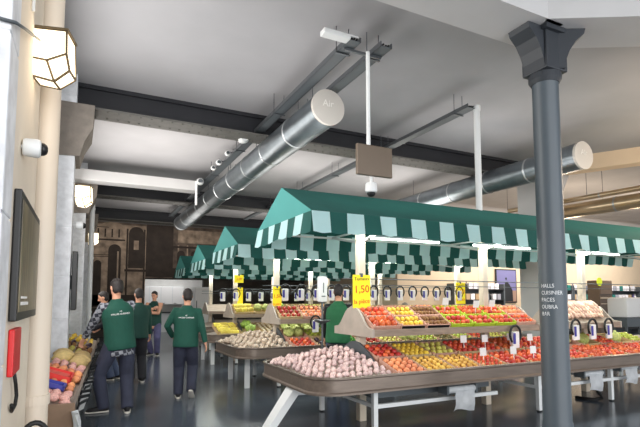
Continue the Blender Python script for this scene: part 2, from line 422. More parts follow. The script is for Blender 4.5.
o = MB().box(2.28, 2.62, 4.5, 4.62, 4.5, 4.56, ch=.012).box(2.3, 2.74, 4.54, 4.58, 4.56, 4.58).build('strip_light', m_white)
tag(o, 'small white strip fitting sticking out from the end of the cable tray', 'light')
# hanging screen
sx, sy = 2.94, 4.66
hp = empty('hanging_screen', 'flat brown-backed screen hung on a white pole above the front stall', 'screen', (sx, sy, 0))
MB().tube([(0, 0, 3.0), (0, 0, 4.5)], .024, 16).build('pole', m_white, hp, smooth=40)
MB().box(-.2, .28, -.08, -.035, 2.98, 3.34, ch=.008).build('panel', M('brown screen back', (112, 98, 84), .4, .2, .05, 2), hp)
MB().box(-.1, .1, -.035, .03, 3.1, 3.2).build('mount', m_grey, hp)
def dome_cam(label, loc, rot, s=1., wall=False):
    c = empty('security_camera', label, 'camera', loc); c.rotation_euler = rot; c.scale = (s, s, s)
    MB().lathe([(.03, .12), (.06, .115), (.07, .1), (.075, .02), (.07, .0), (.055, -.01)], 24).build('housing', m_white, c, smooth=40)
    MB().lathe([(.052, -.008), (.05, -.03), (.036, -.05), (.015, -.058)], 24).build('lens_dome', m_black, c, smooth=True)
    MB().tube([(0, 0, .12), (0, 0, .2)], .018, 12).build('bracket', m_white, c, smooth=40)
    return c
dome_cam('white dome camera hanging under the screen on its pole', (sx+.02, sy-.02, 2.8), (0, 0, 0), .95)
dome_cam('white wall camera with black lens on the nearest stone block', (-.215, 2.6, 2.27), (R(5), R(-90), 0), .6)
dome_cam('small white wall camera on the second stone pier', (-.06, 7.95, 2.66), (R(5), R(-90), 0), .85)
# white conduit pole through the front canopy
o = MB().tube([(5.42, 5.42, 2.8), (5.42, 5.42, 4.52)], .048, 16).tube([(5.42, 5.42, 4.5), (5.42, 5.42, 4.58)], .056, 16).build('conduit_pole', m_white, smooth=40)
tag(o, 'white vertical pole rising from the front canopy to the cable tray', 'pole')
# spotlights on the left tray
sp0 = None
for i, (y, s) in enumerate(((8.2, 1.5), (9.3, .8), (10.0, .9), (10.5, .8), (11.8, 1.3), (12.8, 1.1), (14.8, 1.))):
    lab = ['largest white projector on the cable tray over the aisle', 'second fitting on the cable tray behind the largest projector', 'third fitting along the cable tray over the aisle', 'fourth fitting along the cable tray over the aisle',
           'wide white fitting midway along the cable tray', 'round white fitting on the cable tray just past the wide one', 'farthest white fitting on the cable tray'][i]
    if sp0 is None:
        sp0 = empty('spot_lamp', lab, 'spotlight', (2.55, y, 4.55))
        MB().tube([(-.03, -.1, -.05), (-.03, -.06, -.05), (.0, .12, .0)], [.05, .07, .06], 16).build('head', m_white, sp0, smooth=40)
        MB().tube([(-.032, -.105, -.051), (-.032, -.1, -.05)], [.045, .045], 16).build('lens', m_grey, sp0)
        MB().bar((0, .02, 0), (.12, .02, .02), .02).build('bracket', m_grey, sp0); c = sp0
    else:
        c = copy_tree(sp0); tag(c, lab)
    c.location = (2.52, y, 4.53); c.scale = (s, s, s)
    c['group'] = 'fittings on the aisle cable tray'
# thin conduit in the second bay
o = MB().tube([(2.42, 11.87, 4.5), (2.42, 11.87, 4.2), (2.42, 11.87, 3.9)], .03, 10).build('conduit', m_white, smooth=40)
tag(o, 'thin white pipe dropping from the end of the pale cross beam', 'pipe')

# ------------------------------------------------------------------ left wall fittings
def pipe(label, pts, r, mat):
    o = MB().tube(pts, r, 20).build('drain_pipe', mat, smooth=40); tag(o, label, 'pipe'); 
    return o
m_pipe = M('cream painted pipe', (218, 205, 188), .5)
t = empty('drain_pipe', 'thick cream vertical pipe beside the framed picture', 'pipe', (-.255, 3.5, 0))
MB().tube([(0, 0, 0), (0, 0, 4.3), (.0, .0, CZ)], .075, 24).build('pipe', m_pipe, t, smooth=40)
cm_ = MB().tube([(0, 0, 0), (0, 0, .06)], .084, 24).mesh('collar', m_pipe)
for z in (.9, 3.2): link('collar', cm_, t, (0, 0, z))
b = MB()
b.tube([(0, 0, 3.45), (-.06, -.03, 3.58), (-.14, -.06, 3.68), (-.2, -.08, 3.8), (-.2, -.08, 4.9)], .055, 16)
b.build('branch', m_pipe, t, smooth=40)
t = empty('drain_pipe', 'white downpipe beyond the second stone pier', 'pipe', (.12, 13.75, 0))
MB().tube([(0, 0, 0), (0, 0, 4.6)], .06, 16).build('pipe', m_white, t, smooth=40)
cm_ = MB().tube([(0, 0, 0), (0, 0, .06)], .07, 16).mesh('collar', m_white)
for z in (1.2, 2.6, 3.9): link('collar', cm_, t, (0, 0, z))
o = MB().tube([(-.6, 2.088, 2.63), (-.4, 2.088, 2.62), (-.27, 2.088, 2.61), (-.265, 2.3, 2.7), (-.26, 2.85, 2.93)], .007, 8).build('power_cable', m_grey, smooth=True)
tag(o, 'thin grey cable running across the nearest stone block to the wall lantern', 'cable')
o = MB().tube([(-.275, 2.66, 2.98), (-.275, 2.66, 3.6), (-.275, 2.66, CZ)], .008, 8).build('conduit', m_white, smooth=True)
tag(o, 'thin white conduit running up the cream strip behind the lantern', 'conduit')
def lantern(label, loc, s, rz):
    L = empty('wall_lantern', label, 'lantern', loc, rz, 'wall lanterns on the left piers'); L.scale = (s, s, s)
    A = [(-.12,-.1,.17), (.12,-.1,.17), (.125,-.1,.0), (0,-.1,-.06), (-.12,-.1,-.045), (-.105,-.05,-.16), (.03,-.03,-.18), (.135,-.05,-.1)]
    Bk = [(-.12,.1,.17), (.12,.1,.17), (.135,.1,-.1), (.03,.1,-.18), (-.105,.1,-.16)]
    P = [V(q) for q in A+Bk]
    F = [(0,1,2,3,4), (4,3,6,5), (3,2,7,6), (1,9,10,7,2), (0,4,5,12,8), (5,6,11,12), (6,7,10,11), (8,12,11,10,9)]
    MB().add(P, F).build('glass_pane', m_lamp, L)
    b = MB(); ed = set()
    for f in F:
        for i in range(len(f)): ed.add(tuple(sorted((f[i], f[(i+1) % len(f)]))))
    for i, j in sorted(ed): b.bar(P[i], P[j], .013)
    b.build('frame', m_brass, L)
    MB().box(-.135, .135, -.115, .115, .17, .185).build('lid', m_brass, L)
    MB().box(-.2, -.13, -.05, .05, -.08, .1).build('wall_bracket', m_brass, L)
lantern('large glowing wall lantern beside the nearest stone block', (-.205, 2.95, 2.885), .76, R(-14))
lantern('glowing wall lantern on the second stone pier', (-.07, 9.1, 3.33), 1.0, R(-10))
lantern('glowing wall lantern farthest along the left side', (.17, 14.4, 3.2), 1.0, R(5))
# framed notice, red box, tv, cable
pf = empty('framed_poster', 'dark framed long picture on the side of the nearest stone block', 'picture', (-.288, 2.42, 1.455))
MB().box(0, .03, 0, .92, 0, .58, ch=.006).build('frame', m_black, pf)
MB().box(.03, .033, .04, .88, .04, .54).build('picture', M('olive print', (108, 96, 70), .35, 0, .6, 5, stretch=(1, 4, .6)), pf)
MB().box(.033, .035, .1, .4, .07, .085).box(.033, .035, .1, .34, .1, .11).build('caption', m_whitep, pf)
rb = MB().box(-.289, -.265, 2.46, 2.71, 1.215, 1.42, ch=.006).build('extinguisher_box', M('red enamel', (206, 30, 34), .4)); tag(rb, 'red box fixed below the framed picture on the nearest stone block', 'red box')
o = MB().tube([(-.275, 2.6, 1.215), (-.27, 2.63, 1.16), (-.27, 2.68, 1.1), (-.272, 2.66, 1.06), (-.28, 2.62, 1.04), (-.275, 2.56, 1.08)], .008, 8).build('power_cable', m_rubber, smooth=True)
tag(o, 'black cable loop hanging below the red box', 'cable')
ts = empty('wall_screen', 'dark slim screen seen edge-on against the second stone pier', 'screen', (-.19, 7.62, 1.4))
MB().box(0.02, .09, 0, .6, 0, .84, ch=.01).build('panel', m_black, ts); MB().box(0, .02, .2, .4, .3, .5).build('mount', m_grey, ts)

# ------------------------------------------------------------------ produce kinds
def rough(seed, k, amp):
    r = random.Random(seed); ph = [(r.uniform(1, k), r.uniform(1, k), r.uniform(1, k), r.uniform(0, 6)) for _ in range(6)]
    return lambda d: 1+amp*sum(sin(a*d.x*2+b*d.y*2+c*d.z*2+p) for a, b, c, p in ph)/3
def fruit_mesh(kind):
    b = MB()
    if kind == 'round': b.lathe([(.004, .80), (.3, .93), (.62, .82), (.88, .5), (1, .05), (.93, -.4), (.68, -.75), (.35, -.92), (.05, -.95)], 12)
    elif kind == 'long': b.lathe([(.04, -1.45), (.3, -1.25), (.7, -.95), (.95, -.4), (1, .1), (.9, .6), (.6, 1.05), (.25, 1.32), (.08, 1.5)], 12, mat=Mx.Rotation(pi/2, 4, 'X'))
    elif kind == 'lump': b.ball((0,0,0), (1.25, 1, .85), 12, 8, fn=rough(3, 2, .12))
    elif kind == 'bulb': b.lathe([(.12, -.8), (.45, -.75), (.85, -.45), (1, .0), (.85, .45), (.5, .72), (.22, .92), (.15, 1.1), (.17, 1.3), (.05, 1.34)], 10)
    elif kind == 'leafy': b.ball((0,0,0), (1, 1, .85), 20, 14, fn=rough(5, 6, .22))
    elif kind == 'flat': b.lathe([(.1, -.5), (.6, -.5), (.95, -.2), (1, .1), (.8, .4), (.4, .5), (.1, .35)], 12)
    elif kind == 'pepper':
        b.ball((0,0,0), (1, 1, 1.15), 16, 9, fn=lambda d: (1+.12*abs(sin(2*atan2(d.y, d.x))))*(1-.12*max(0, -d.z)))
        b.tube([(0, 0, 1.0), (.05, 0, 1.4), (.16, 0, 1.55)], [.2, .12, .1], 6)
    elif kind == 'banana':
        for k in range(5):
            a = (k-2)*.28; pts = [(sin(a)*.9+.25*(k-2), -1.2+.5*i, .9*sin(i/4*pi*.9)-.1) for i in range(5)]
            b.tube(pts, [.1, .28, .32, .26, .08], 8)
    elif kind == 'root': b.tube([(0, -2.6, 0), (0, -1.5, .08), (0, 0, .1), (0, 1.6, .05), (0, 2.6, 0)], [.35, .75, 1, .9, .3], 10)
    elif kind == 'spike':
        b.ball((0,0,0), (1, 1, 1.1), 14, 10, fn=lambda d: 1+.16*sin(9*atan2(d.y, d.x)+8*d.z))
    return b
PK = {}
def produce(key, kind, rgb, r, rough_=.4, var=.15, rand=.18, stalk=None):
    m = M('skin of '+key, rgb, rough_, 0, var, 9, 0, rand=rand, coord='Generated')
    b = fruit_mesh(kind); b.v = [v*r for v in b.v]
    PK[key] = (b.mesh(key, m, True if kind not in ('banana',) else 50), r, kind)
produce('garlic_bulb', 'bulb', (226, 190, 186), .034, .5, .45, .22)
produce('white_bulb', 'bulb', (216, 196, 176), .038, .5, .25, .1)
produce('tomato', 'round', (222, 90, 56), .036, .35, .25, .3)
produce('cherry_tomato', 'round', (228, 92, 58), .024, .35, .25, .3)
produce('orange_pepper', 'pepper', (214, 100, 58), .04, .25)
produce('peach', 'round', (232, 150, 104), .036, .6)
produce('lemon', 'long', (240, 200, 70), .03, .4)
produce('yellow_potato', 'lump', (226, 178, 84), .03, .7)
produce('kiwi', 'long', (140, 98, 58), .027, .8)
produce('green_apple', 'round', (176, 186, 70), .038, .3)
produce('red_apple', 'round', (176, 56, 44), .04, .25)
produce('lettuce', 'leafy', (156, 188, 84), .12, .6, .4)
produce('cabbage', 'leafy', (196, 204, 120), .1, .6, .3)
produce('artichoke', 'spike', (120, 110, 70), .055, .6, .3)
produce('aubergine', 'long', (62, 36, 52), .045, .2)
produce('banana_bunch', 'banana', (228, 208, 84), .07, .5)
produce('green_pepper', 'pepper', (70, 130, 40), .045, .25)
produce('pear', 'long', (206, 196, 96), .034, .5)
produce('root_vegetable', 'root', (228, 190, 166), .035, .5, .25)
produce('melon', 'long', (206, 178, 120), .085, .6)
produce('radish_bunch', 'lump', (232, 168, 160), .05, .5, .4)
produce('mushroom', 'flat', (220, 204, 176), .038, .6)
produce('clementine', 'round', (240, 120, 24), .034, .45)
NICE = {k: k.replace('_', ' ') for k in PK}
PLUR = {'tomato': 'tomatoes', 'cherry_tomato': 'cherry tomatoes', 'yellow_potato': 'yellow potatoes', 'radish_bunch': 'radish bunches', 'banana_bunch': 'banana bunches', 'peach': 'peaches', 'root_vegetable': 'pale roots', 'lettuce': 'lettuces'}
COLW = {'garlic_bulb': 'pink', 'white_bulb': 'cream', 'tomato': 'red', 'cherry_tomato': 'red', 'orange_pepper': 'glossy', 'peach': 'pale', 'lemon': 'yellow', 'yellow_potato': 'round', 'kiwi': 'brown', 'green_apple': 'pale', 'red_apple': 'dark',
        'lettuce': 'bright green', 'cabbage': 'pale', 'artichoke': 'olive', 'aubergine': 'dark', 'banana_bunch': 'yellow', 'green_pepper': 'glossy', 'pear': 'yellowish', 'root_vegetable': 'pinkish', 'melon': 'tan', 'radish_bunch': 'pink', 'mushroom': 'cream', 'clementine': 'orange'}
def put(key, p, rot, where, s=1., single=None):
    o = link(key, PK[key][0], None, p, rot); o.scale = (s, s, s)
    pl = PLUR.get(key, NICE[key]+'s')
    tag(o, single or f'{COLW[key]} {NICE[key]} {where}', NICE[key].split()[-1] if key not in ('banana_bunch', 'radish_bunch') else NICE[key].split()[0], None if single else f'{pl} {where}')
    return o
CRATE = {}
def crate_mesh(w, d, h, mat, strip):
    k = (w, d, h, mat.name, strip)
    if k not in CRATE:
        b = MB(); t = .008
        b.box(0, w, 0, d, 0, t)
        for z in ((0, h*.46), (h*.54, h)):
            b.box(0, w, 0, t, *z).box(0, w, d-t, d, *z); b.box(0, t, t, d-t, *z).box(w-t, w, t, d-t, *z)
        for x in (t, w-t-.02):
            for y in (t, d-t-.02): b.box(x, x+.02, y, y+.02, t, h+.012)
        CRATE[k] = b.mesh('produce_crate', mat)
    return CRATE[k]
ORD = ['first', 'second', 'third', 'fourth', 'fifth', 'sixth', 'seventh', 'eighth', 'ninth', 'tenth', 'eleventh', 'twelfth', 'thirteenth', 'fourteenth']
def crate(mtx, w, d, h, mat, where, key, tight=1., card=False, strip=None, rnd=None, levels=1, s=1.):
    """a crate lying on mtx, filled with one kind of produce; where = 'in the third crate ...'"""
    rnd = rnd or random
    o = link('produce_crate', crate_mesh(w, d, h, mat, None)); o.matrix_world = mtx
    cw = where.replace(' wide crate', '').replace(' crate', '')
    tag(o, f'{"lime green" if mat is m_crateg else "wooden"} crate of {PLUR.get(key, NICE[key]+"s")}, {cw}', 'crate', 'produce crates on the stalls')
    if strip: 
        MB().box(.02, w-.02, -.004, 0, .012, h-.01).build('label_strip', strip, o)
    r = PK[key][1]*s; kind = PK[key][2]
    px = r*2.0*tight*(1.2 if kind in ('lump',) else 1); py = r*2.0*tight*(1.35 if kind in ('long',) else 2.2 if kind == 'root' else 1)
    nx = max(1, int((w-.03)/px)); ny = max(1, int((d-.03)/py))
    def place(x, y, z):
        p = mtx @ V((x, y, z)); 
        if kind in ('long', 'root'): e = Euler((rnd.uniform(-.2, .2), rnd.uniform(-3, 3), rnd.uniform(-.5, .5)))
        elif kind in ('lump',): e = Euler((rnd.uniform(-.5, .5), rnd.uniform(-.5, .5), rnd.uniform(0, 6)))
        elif kind == 'banana': e = Euler((rnd.uniform(-.2, .2), 0, rnd.uniform(-.4, .4)))
        else: e = Euler((rnd.uniform(-.4, .4), rnd.uniform(-.4, .4), rnd.uniform(0, 6)))
        q = mtx.to_quaternion() @ e.to_quaternion()
        put(key, p, q.to_euler(), 'in '+where, s*rnd.uniform(.92, 1.06))
    z0 = max(r*.9+.01, h-r*.35)
    for i in range(nx):
        for j in range(ny):
            x = .015+(i+.5)*(w-.03)/nx; y = .015+(j+.5)*(d-.03)/ny
            place(x+rnd.uniform(-.15, .15)*r, y+rnd.uniform(-.15, .15)*r, z0+rnd.uniform(-.1, .1)*r)
    if levels > 1 and nx > 1 and ny > 1:
        for i in range(nx-1):
            for j in range(ny-1):
                if rnd.random() < .5: continue
                place(.015+(i+1)*(w-.03)/nx, .015+(j+1)*(d-.03)/ny, z0+r*1.2)
    if card:
        c = MB().box(-.055, .055, -.002, .002, 0, .1, ch=.001).box(-.004, .004, -.003, .003, -.12, 0).mesh('price_card', [m_whitep])
        co = link('price_card', c); co.matrix_world = mtx @ Mx.Translation((w*rnd.uniform(.35, .65), d*(.2+.5*rnd.random()), h+r+.03)) @ Mx.Rotation(-.35, 4, 'X')
        tag(co, f'small white price card in {where}', 'price card', 'price cards on the stalls')
    return o

# ------------------------------------------------------------------ market stalls
DEP = 1.85
def dz(y): return .63+.27*min(y, DEP-y)/(DEP/2)
SLOPE = atan2(.27, DEP/2)
def rounded(off, L, r=.32):
    pts = [(L+off, -off)]; rr = r+off
    for k in range(9): a = pi/2*k/8; pts.append((r-rr*sin(a), r-rr*cos(a)))
    for k in range(9): a = pi/2*k/8; pts.append((r-rr*cos(a), DEP-r+rr*sin(a)))
    pts.append((L+off, DEP+off)); return pts
def ring(b, L, prof):
    """close profile (offset, z) swept round the tray outline"""
    loops = [[V((x, y, z)) for x, y in rounded(o, L)] for o, z in prof]; n = len(loops[0])
    for k in range(len(loops)):
        A, B = loops[k], loops[(k+1) % len(loops)]
        for i in range(n): b.add([A[i], A[(i+1) % n], B[(i+1) % n], B[i]], [(0,1,2,3)])
def valance(b, pts, z0, z1, sw=.215, seed=0, start=0, out=.03):
    """striped wavy hanging strip along a list of points; two material slots"""
    r = random.Random(seed); ph = r.uniform(0, 6); k = start
    for (a, c) in zip(pts[:-1], pts[1:]):
        a, c = V(a), V(c); d = c-a; L = d.length; d.normalize(); nrm = V((d.y, -d.x, 0)); n = max(1, round(L/sw)); w = L/n; sub = 6
        for i in range(n):
            cols = []
            for q in range(sub+1):
                s = (i+q/sub)*w; f = q/sub
                wav = .014*sin(s*9+ph)+.006*sin(s*23+ph*2)
                bot = z0+.006*cos(2*pi*f)-.008*sin(s*4+ph)
                cols.append([a+d*s+nrm*(out*t+wav*t)+V((0, 0, z1+(bot-z1)*t)) for t in (0, .25, .5, .75, 1)])
            for q in range(sub):
                for t in range(4): b.add([cols[q][t], cols[q+1][t], cols[q+1][t+1], cols[q][t+1]], [(0,1,2,3)], (k+i) % 2)
        k += n
def stall(label, x0, y0, L, shelves, posts, slant=False, leg_x=None, tubes=(), frame=True, seed=1, back_valance=True):
    T = empty('market_stall', label, 'market stall', (x0, y0, 0), 0, 'green canopied market stalls')
    b = MB(); ring(b, L, [(0, .72), (.012, .735), (.026, .73), (.026, .712), (.012, .70), (.012, .58), (.03, .565), (.03, .545), (-.02, .545), (-.02, .72)])
    b.build('tray_rim', m_tray, T, smooth=40)
    b = MB().prism([(.05, .57), (.05, dz(.05)), (DEP/2, .9), (DEP-.05, dz(.05)), (DEP-.05, .57)], 'x', .99, L-.02)
    b.add([(.12, .1, .6), (.99, .05, .6), (.99, DEP-.05, .6), (.12, DEP-.1, .6), (.12, .1, .64), (.99, .05, .66), (.99, DEP/2, .86), (.99, DEP-.05, .66), (.12, DEP-.1, .64), (.12, DEP/2, .68)], [(0,3,2,1), (4,5,6,9), (9,6,7,8), (0,1,5,4), (2,3,8,7), (3,0,4,9,8)])
    b.build('deck', m_gwood, T)
    # low divider between the heap end and the crates
    b = MB().prism([(.42, .7), (.46, .8), (.6, .9), (.8, 1.0), (.925, 1.02), (1.05, 1.0), (1.25, .9), (1.39, .8), (1.43, .7), (1.43, .66), (.42, .66)], 'x', .985, 1.005)
    b.build('divider', m_grey, T)
    for (sa, sb) in shelves:
        b = MB(); b.box(sa, sb, .45, .475, 1.10, 1.185).box(sa, sb, 1.375, 1.4, 1.10, 1.185)
        b.prism([(.475, 1.11), (.475, 1.135), (.925, 1.40), (1.375, 1.135), (1.375, 1.11)], 'x', sa, sb)
        sh = b.build('upper_shelf', m_wood, T)
        prof = [(.44, 1.09), (.44, 1.19)]+[(.44+.06+.36*k/6, 1.19+.26*(1-cos(pi*k/6))/2) for k in range(1, 7)]
        prof += [(.925, 1.475)]+[(1.85-u, v) for u, v in prof[::-1]]
        for xa in (sa-.03, sb):
            MB().prism(prof, 'x', xa, xa+.03).build('end_panel', m_gwood, sh)
    for px in posts:
        MB().box(px-.05, px+.05, DEP/2-.05, DEP/2+.05, 0, 2.86, ch=.008).build('post', m_post, T)
    b = MB()
    for px in posts:
        for s in (-1, 1): b.bar((px, DEP/2, 2.3), (px, DEP/2+s*.79, 2.45), .028)
        b.bar((px, DEP/2-.79, 2.455), (px, DEP/2+.79, 2.455), .022)
    b.bar((.02, .13, 2.45), (L-.02, .13, 2.45), .025).bar((.02, DEP-.13, 2.45), (L-.02, DEP-.13, 2.45), .025)
    b.build('canopy_frame', m_white, T)
    b = MB().tube([(posts[0]-.3, DEP/2-.06, 1.82), (posts[-1]+.3, DEP/2-.06, 1.82)], .007, 8).tube([(posts[0]-.3, DEP/2-.06, 1.74), (posts[-1]+.3, DEP/2-.06, 1.74)], .005, 8)
    b.build('hanging_rail', m_cable, T)
    # legs and lower frame
    lx = leg_x or [.85, L*.45, L-.6]
    for x in lx:
        for y in (.25, DEP-.25):
            lg = MB().box(x-.028, x+.028, y-.028, y+.028, .02, .56).build('leg', m_white, T)
            MB().lathe([(.03, 0), (.032, .01), (.022, .03), (.018, .06)], 10, (x, y, 0)).build('foot', m_rubber, lg)
    b = MB()
    if frame:
        for xa, xb in zip(lx[:-1], lx[1:]): b.bar((xa, .25, .33), (min(xb, xa+1.9), .25, .33), .045).bar((xa, DEP-.25, .33), (xb, DEP-.25, .33), .04)
        for x in lx: b.bar((x, .25, .33), (x, DEP-.25, .33), .04)
        b.build('lower_frame', m_white, T)
        MB().box(lx[0]+.05, min(lx[1], lx[0]+1.9)-.05, .33, DEP-.3, .4, .54).build('under_box', m_grey, T)
    if slant:
        b = MB()
        for y in (.78, ):
            b.add([(.04, y-.12, .55), (.15, y-.12, .55), (.15, y+.1, .55), (.04, y+.1, .55), (-.36, y-.09, 0), (-.26, y-.09, 0), (-.26, y+.07, 0), (-.36, y+.07, 0)],
                  [(0,3,2,1),(4,5,6,7),(0,1,5,4),(1,2,6,5),(2,3,7,6),(3,0,4,7)])
            b.box(.06, .6, y-.12, y+.12, .45, .56, ch=.01)
        b.build('folding_leg', m_white, T)
    else:
        for y in (.4, DEP-.4):
            MB().box(.22, .3, y-.03, y+.03, 0, .56).build('leg', m_white, T)
    # canopy
    e0, e1, zr, ze = .08, DEP-.02, 2.93, 2.5; ym = (e0+e1)/2; xl, xr = -.03, L+.03
    b = MB()
    b.add([(xl, e0, ze), (xr, e0, ze), (xr, ym, zr), (xl, ym, zr)], [(0,1,2,3)]); b.add([(xl, ym, zr), (xr, ym, zr), (xr, e1, ze), (xl, e1, ze)], [(0,1,2,3)])
    b.add([(xl, e0, ze), (xl, ym, zr), (xl, e1, ze)], [(0,1,2)], 1); b.add([(xr, e0, ze), (xr, ym, zr), (xr, e1, ze)], [(0,1,2)], 1)
    cn = b.build('canopy', [m_awr, m_awe], T)
    b = MB(); valance(b, [(xr, e1, 0), (xl, e1, 0), (xl, e0, 0), (xr, e0, 0)][::1], 2.27, ze, seed=seed, out=-.03 if False else .03)
    b.build('valance', [m_awl, m_awd], cn, smooth=60)
    for (a, c) in tubes:
        MB().tube([(a, DEP/2-.07, 2.36), (c, DEP/2-.07, 2.36)], .013, 10).build('light_tube', m_tube, T)
        MB().box(a, c, DEP/2-.085, DEP/2-.055, 2.378, 2.40).build('light_housing', m_grey, T)
    return T
m_awe = M('window-lit gable canvas', (76, 150, 146), .85, 0, .05, 3, 0, trans=.15)  # gable ends paler: light from the left windows is put into the colour
def on_deck(x0, y0, x, y):           # matrix of a crate whose front-left corner lies on the sloping deck
    return Mx.Translation((x0+x, y0+y, dz(y)+.004)) @ Mx.Rotation(SLOPE, 4, 'X')
SH = atan2(.265, .45)
def on_shelf(x0, y0, x, y):
    return Mx.Translation((x0+x, y0+y, 1.142+(y-.475)*.265/.45)) @ Mx.Rotation(SH, 4, 'X')
def heap(key, x0, y0, xa, xb, step, where, rnd, bump=.05, lim=300):
    n = 0; y = .09; row = 0
    while y < DEP-.09:
        x = xa+(row % 2)*step/2
        while x < xb:
            ok = True
            for (ccx, ccy) in ((.32, .32), (.32, DEP-.32)):
                if x < .32 and ((y < .32 and ccy < 1) or (y > DEP-.32 and ccy > 1)) and (x-ccx)**2+(y-ccy)**2 > .25**2: ok = False
            if ok and n < lim:
                e = min(1, min(x-.0, xb+.1-x)/.25); z = .655+(dz(y)-.63)*min(1, .3+.7*max(0, x)/.6)*.75+bump*e*rnd.uniform(.2, 1.2)
                put(key, (x0+x+rnd.uniform(-.012, .012), y0+y+rnd.uniform(-.012, .012), z+.03), (rnd.uniform(-1.9, 1.9), rnd.uniform(-1.9, 1.9), rnd.uniform(0, 6)), where, rnd.uniform(.9, 1.12)); n += 1
            x += step
        y += step*.87; row += 1

S1, S2, S3, S4 = (2.17, 4.45), (2.36, 7.8), (2.55, 11.1), (2.7, 14.4)
stall('nearest green canopied market stall with grey metal tray and crates of tomatoes', *S1, 8.6, [(.98, 3.85), (4.7, 5.78)], [1.08, 3.25, 5.52, 7.8], True, [.85, 3.55, 5.15, 7.6], [(1.2, 2.35), (3.0, 4.2), (5.35, 6.5)], seed=1)
stall('second green canopied market stall back, behind the nearest, cream bulbs heaped at its end', *S2, 6.9, [(.9, 6.6)], [1.0, 3.2, 5.6], False, [.8, 3.3, 6.2], [(1.2, 2.4), (3.5, 4.7)], seed=2)
stall('third green canopied market stall back, with bananas and lettuce', *S3, 6.6, [(.8, 6.3)], [.95, 3.1, 5.4], False, [.8, 3.3, 6.0], [(1.2, 2.4), (3.5, 4.7)], seed=3)
stall('farthest green canopied market stall, only its canopy end clearly visible', *S4, 6.2, [(.8, 6.0)], [.95, 3.1, 5.2], False, [.8, 3.3, 5.8], [(1.2, 2.4)], seed=4)

rn = random.Random(11)
heap('garlic_bulb', *S1, .07, .97, .079, 'heaped at the rounded end of the nearest stall', rn)
heap('white_bulb', *S2, .08, .95, .108, 'heaped at the rounded end of the second stall', rn, .07)
# stall 1, lower crates, two rows
low = [('peach', 'tomato'), ('yellow_potato', 'lemon'), ('yellow_potato', 'pear'), ('cherry_tomato', 'tomato'), ('tomato', 'tomato'), ('tomato', 'orange_pepper'), ('tomato', 'tomato'), ('tomato', 'tomato'), ('orange_pepper', 'cabbage'), ('tomato', 'cabbage'), ('orange_pepper', 'tomato'), ('tomato', 'cabbage'), ('orange_pepper', 'green_apple')]
for i, (f, k) in enumerate(low):
    x = 1.03+i*.425
    for j, key in enumerate((f, k)):
        card = i in (3, 4, 5, 6)
        mat = m_crateg if i in () else (m_crate if i % 2 == 0 else m_cratew)
        w = f"{ORD[i]} crate from garlic, {['front', 'back'][j]} row, nearest stall lower tray"
        crate(on_deck(*S1, x, .05+j*.43), .405, .41, .085, mat, w, key, 1.12 if key != 'cherry_tomato' else 1.35, card, strip=m_black if (j == 0 and i in (2, 4, 6)) else None, rnd=rn, levels=1)
up = [('orange_pepper', 'tomato'), ('lemon', 'lemon'), ('kiwi', 'kiwi'), ('tomato', 'tomato'), ('tomato', 'orange_pepper'), ('tomato', 'tomato'), ('cherry_tomato', 'peach')]
for i, (f, k) in enumerate(up):
    x = 1.0+i*.407
    for j, key in enumerate((f, k)):
        mat = m_crateg if i in (3, 4, 5) else m_crate
        w = f"{ORD[i]} crate from price board, {['front', 'back'][j]} row, nearest stall upper shelf"
        crate(on_shelf(*S1, x, .515+j*.205), .395, .23, .07, mat, w, key, 1.1 if key != 'cherry_tomato' else 1.4, i in (3, 4, 5) and j == 1, strip=m_black if (j == 0 and i in (1, 2)) else None, rnd=rn)
# pale roots piled on the second upper shelf
for i in range(33):
    q = i % 11; lay = i//11
    p = V((S1[0]+4.77+q*.085+(lay % 2)*.045, S1[1]+.70+.05*lay, 1.32+lay*.075))
    put('root_vegetable', p, (SH+rn.uniform(-.1, .1), 0, rn.uniform(-.3, .3)), 'piled on the upper shelf right of the iron column', rn.uniform(1.1, 1.3))
# stall 2
low2 = ['tomato', 'aubergine', 'green_pepper', 'red_apple', 'pear', 'cabbage', 'green_apple', 'artichoke', 'green_apple', 'tomato', 'pear', 'cabbage']
for i, key in enumerate(low2):
    for j in range(2):
        k2 = key if j == 0 else low2[(i+5) % 12]
        crate(on_deck(*S2, 1.02+i*.47, .05+j*.43), .45, .41, .085, m_cratew if i % 2 else m_crate, f"{ORD[i]} crate from cream bulbs, {['front', 'back'][j]} row, second stall lower tray", k2, 1.35 if PK[k2][1] < .08 else 1.05, rnd=rn)
up2 = ['red_apple', 'peach', 'aubergine', 'pear', 'lemon', 'kiwi', 'yellow_potato', 'clementine', 'tomato', 'green_apple', 'artichoke', 'pear']
for i, key in enumerate(up2):
    crate(on_shelf(*S2, .93+i*.47, .515), .45, .40, .075, m_crate if i % 2 else m_cratew, f"{ORD[i]} crate from end panel, second stall upper shelf", key, 1.3, rnd=rn)
# stall 3
low3 = ['banana_bunch', 'lettuce', 'mushroom', 'cabbage', 'cabbage', 'green_pepper', 'pear']
for i, key in enumerate(low3):
    crate(on_deck(*S3, .33+i*.55, .1), .52, .76, .085, m_cratew, f"{ORD[i]} wide crate from aisle, third stall lower tray", key, 1.5 if PK[key][1] < .07 else 1.1, rnd=rn)
up3 = ['banana_bunch', 'cabbage', 'lettuce', 'artichoke', 'green_apple', 'peach']
for i, key in enumerate(up3):
    crate(on_shelf(*S3, .83+i*.5, .515), .48, .40, .075, m_cratew, f"{ORD[i]} crate from end panel, third stall upper shelf", key, 1.4 if PK[key][1] < .07 else 1.05, rnd=rn)

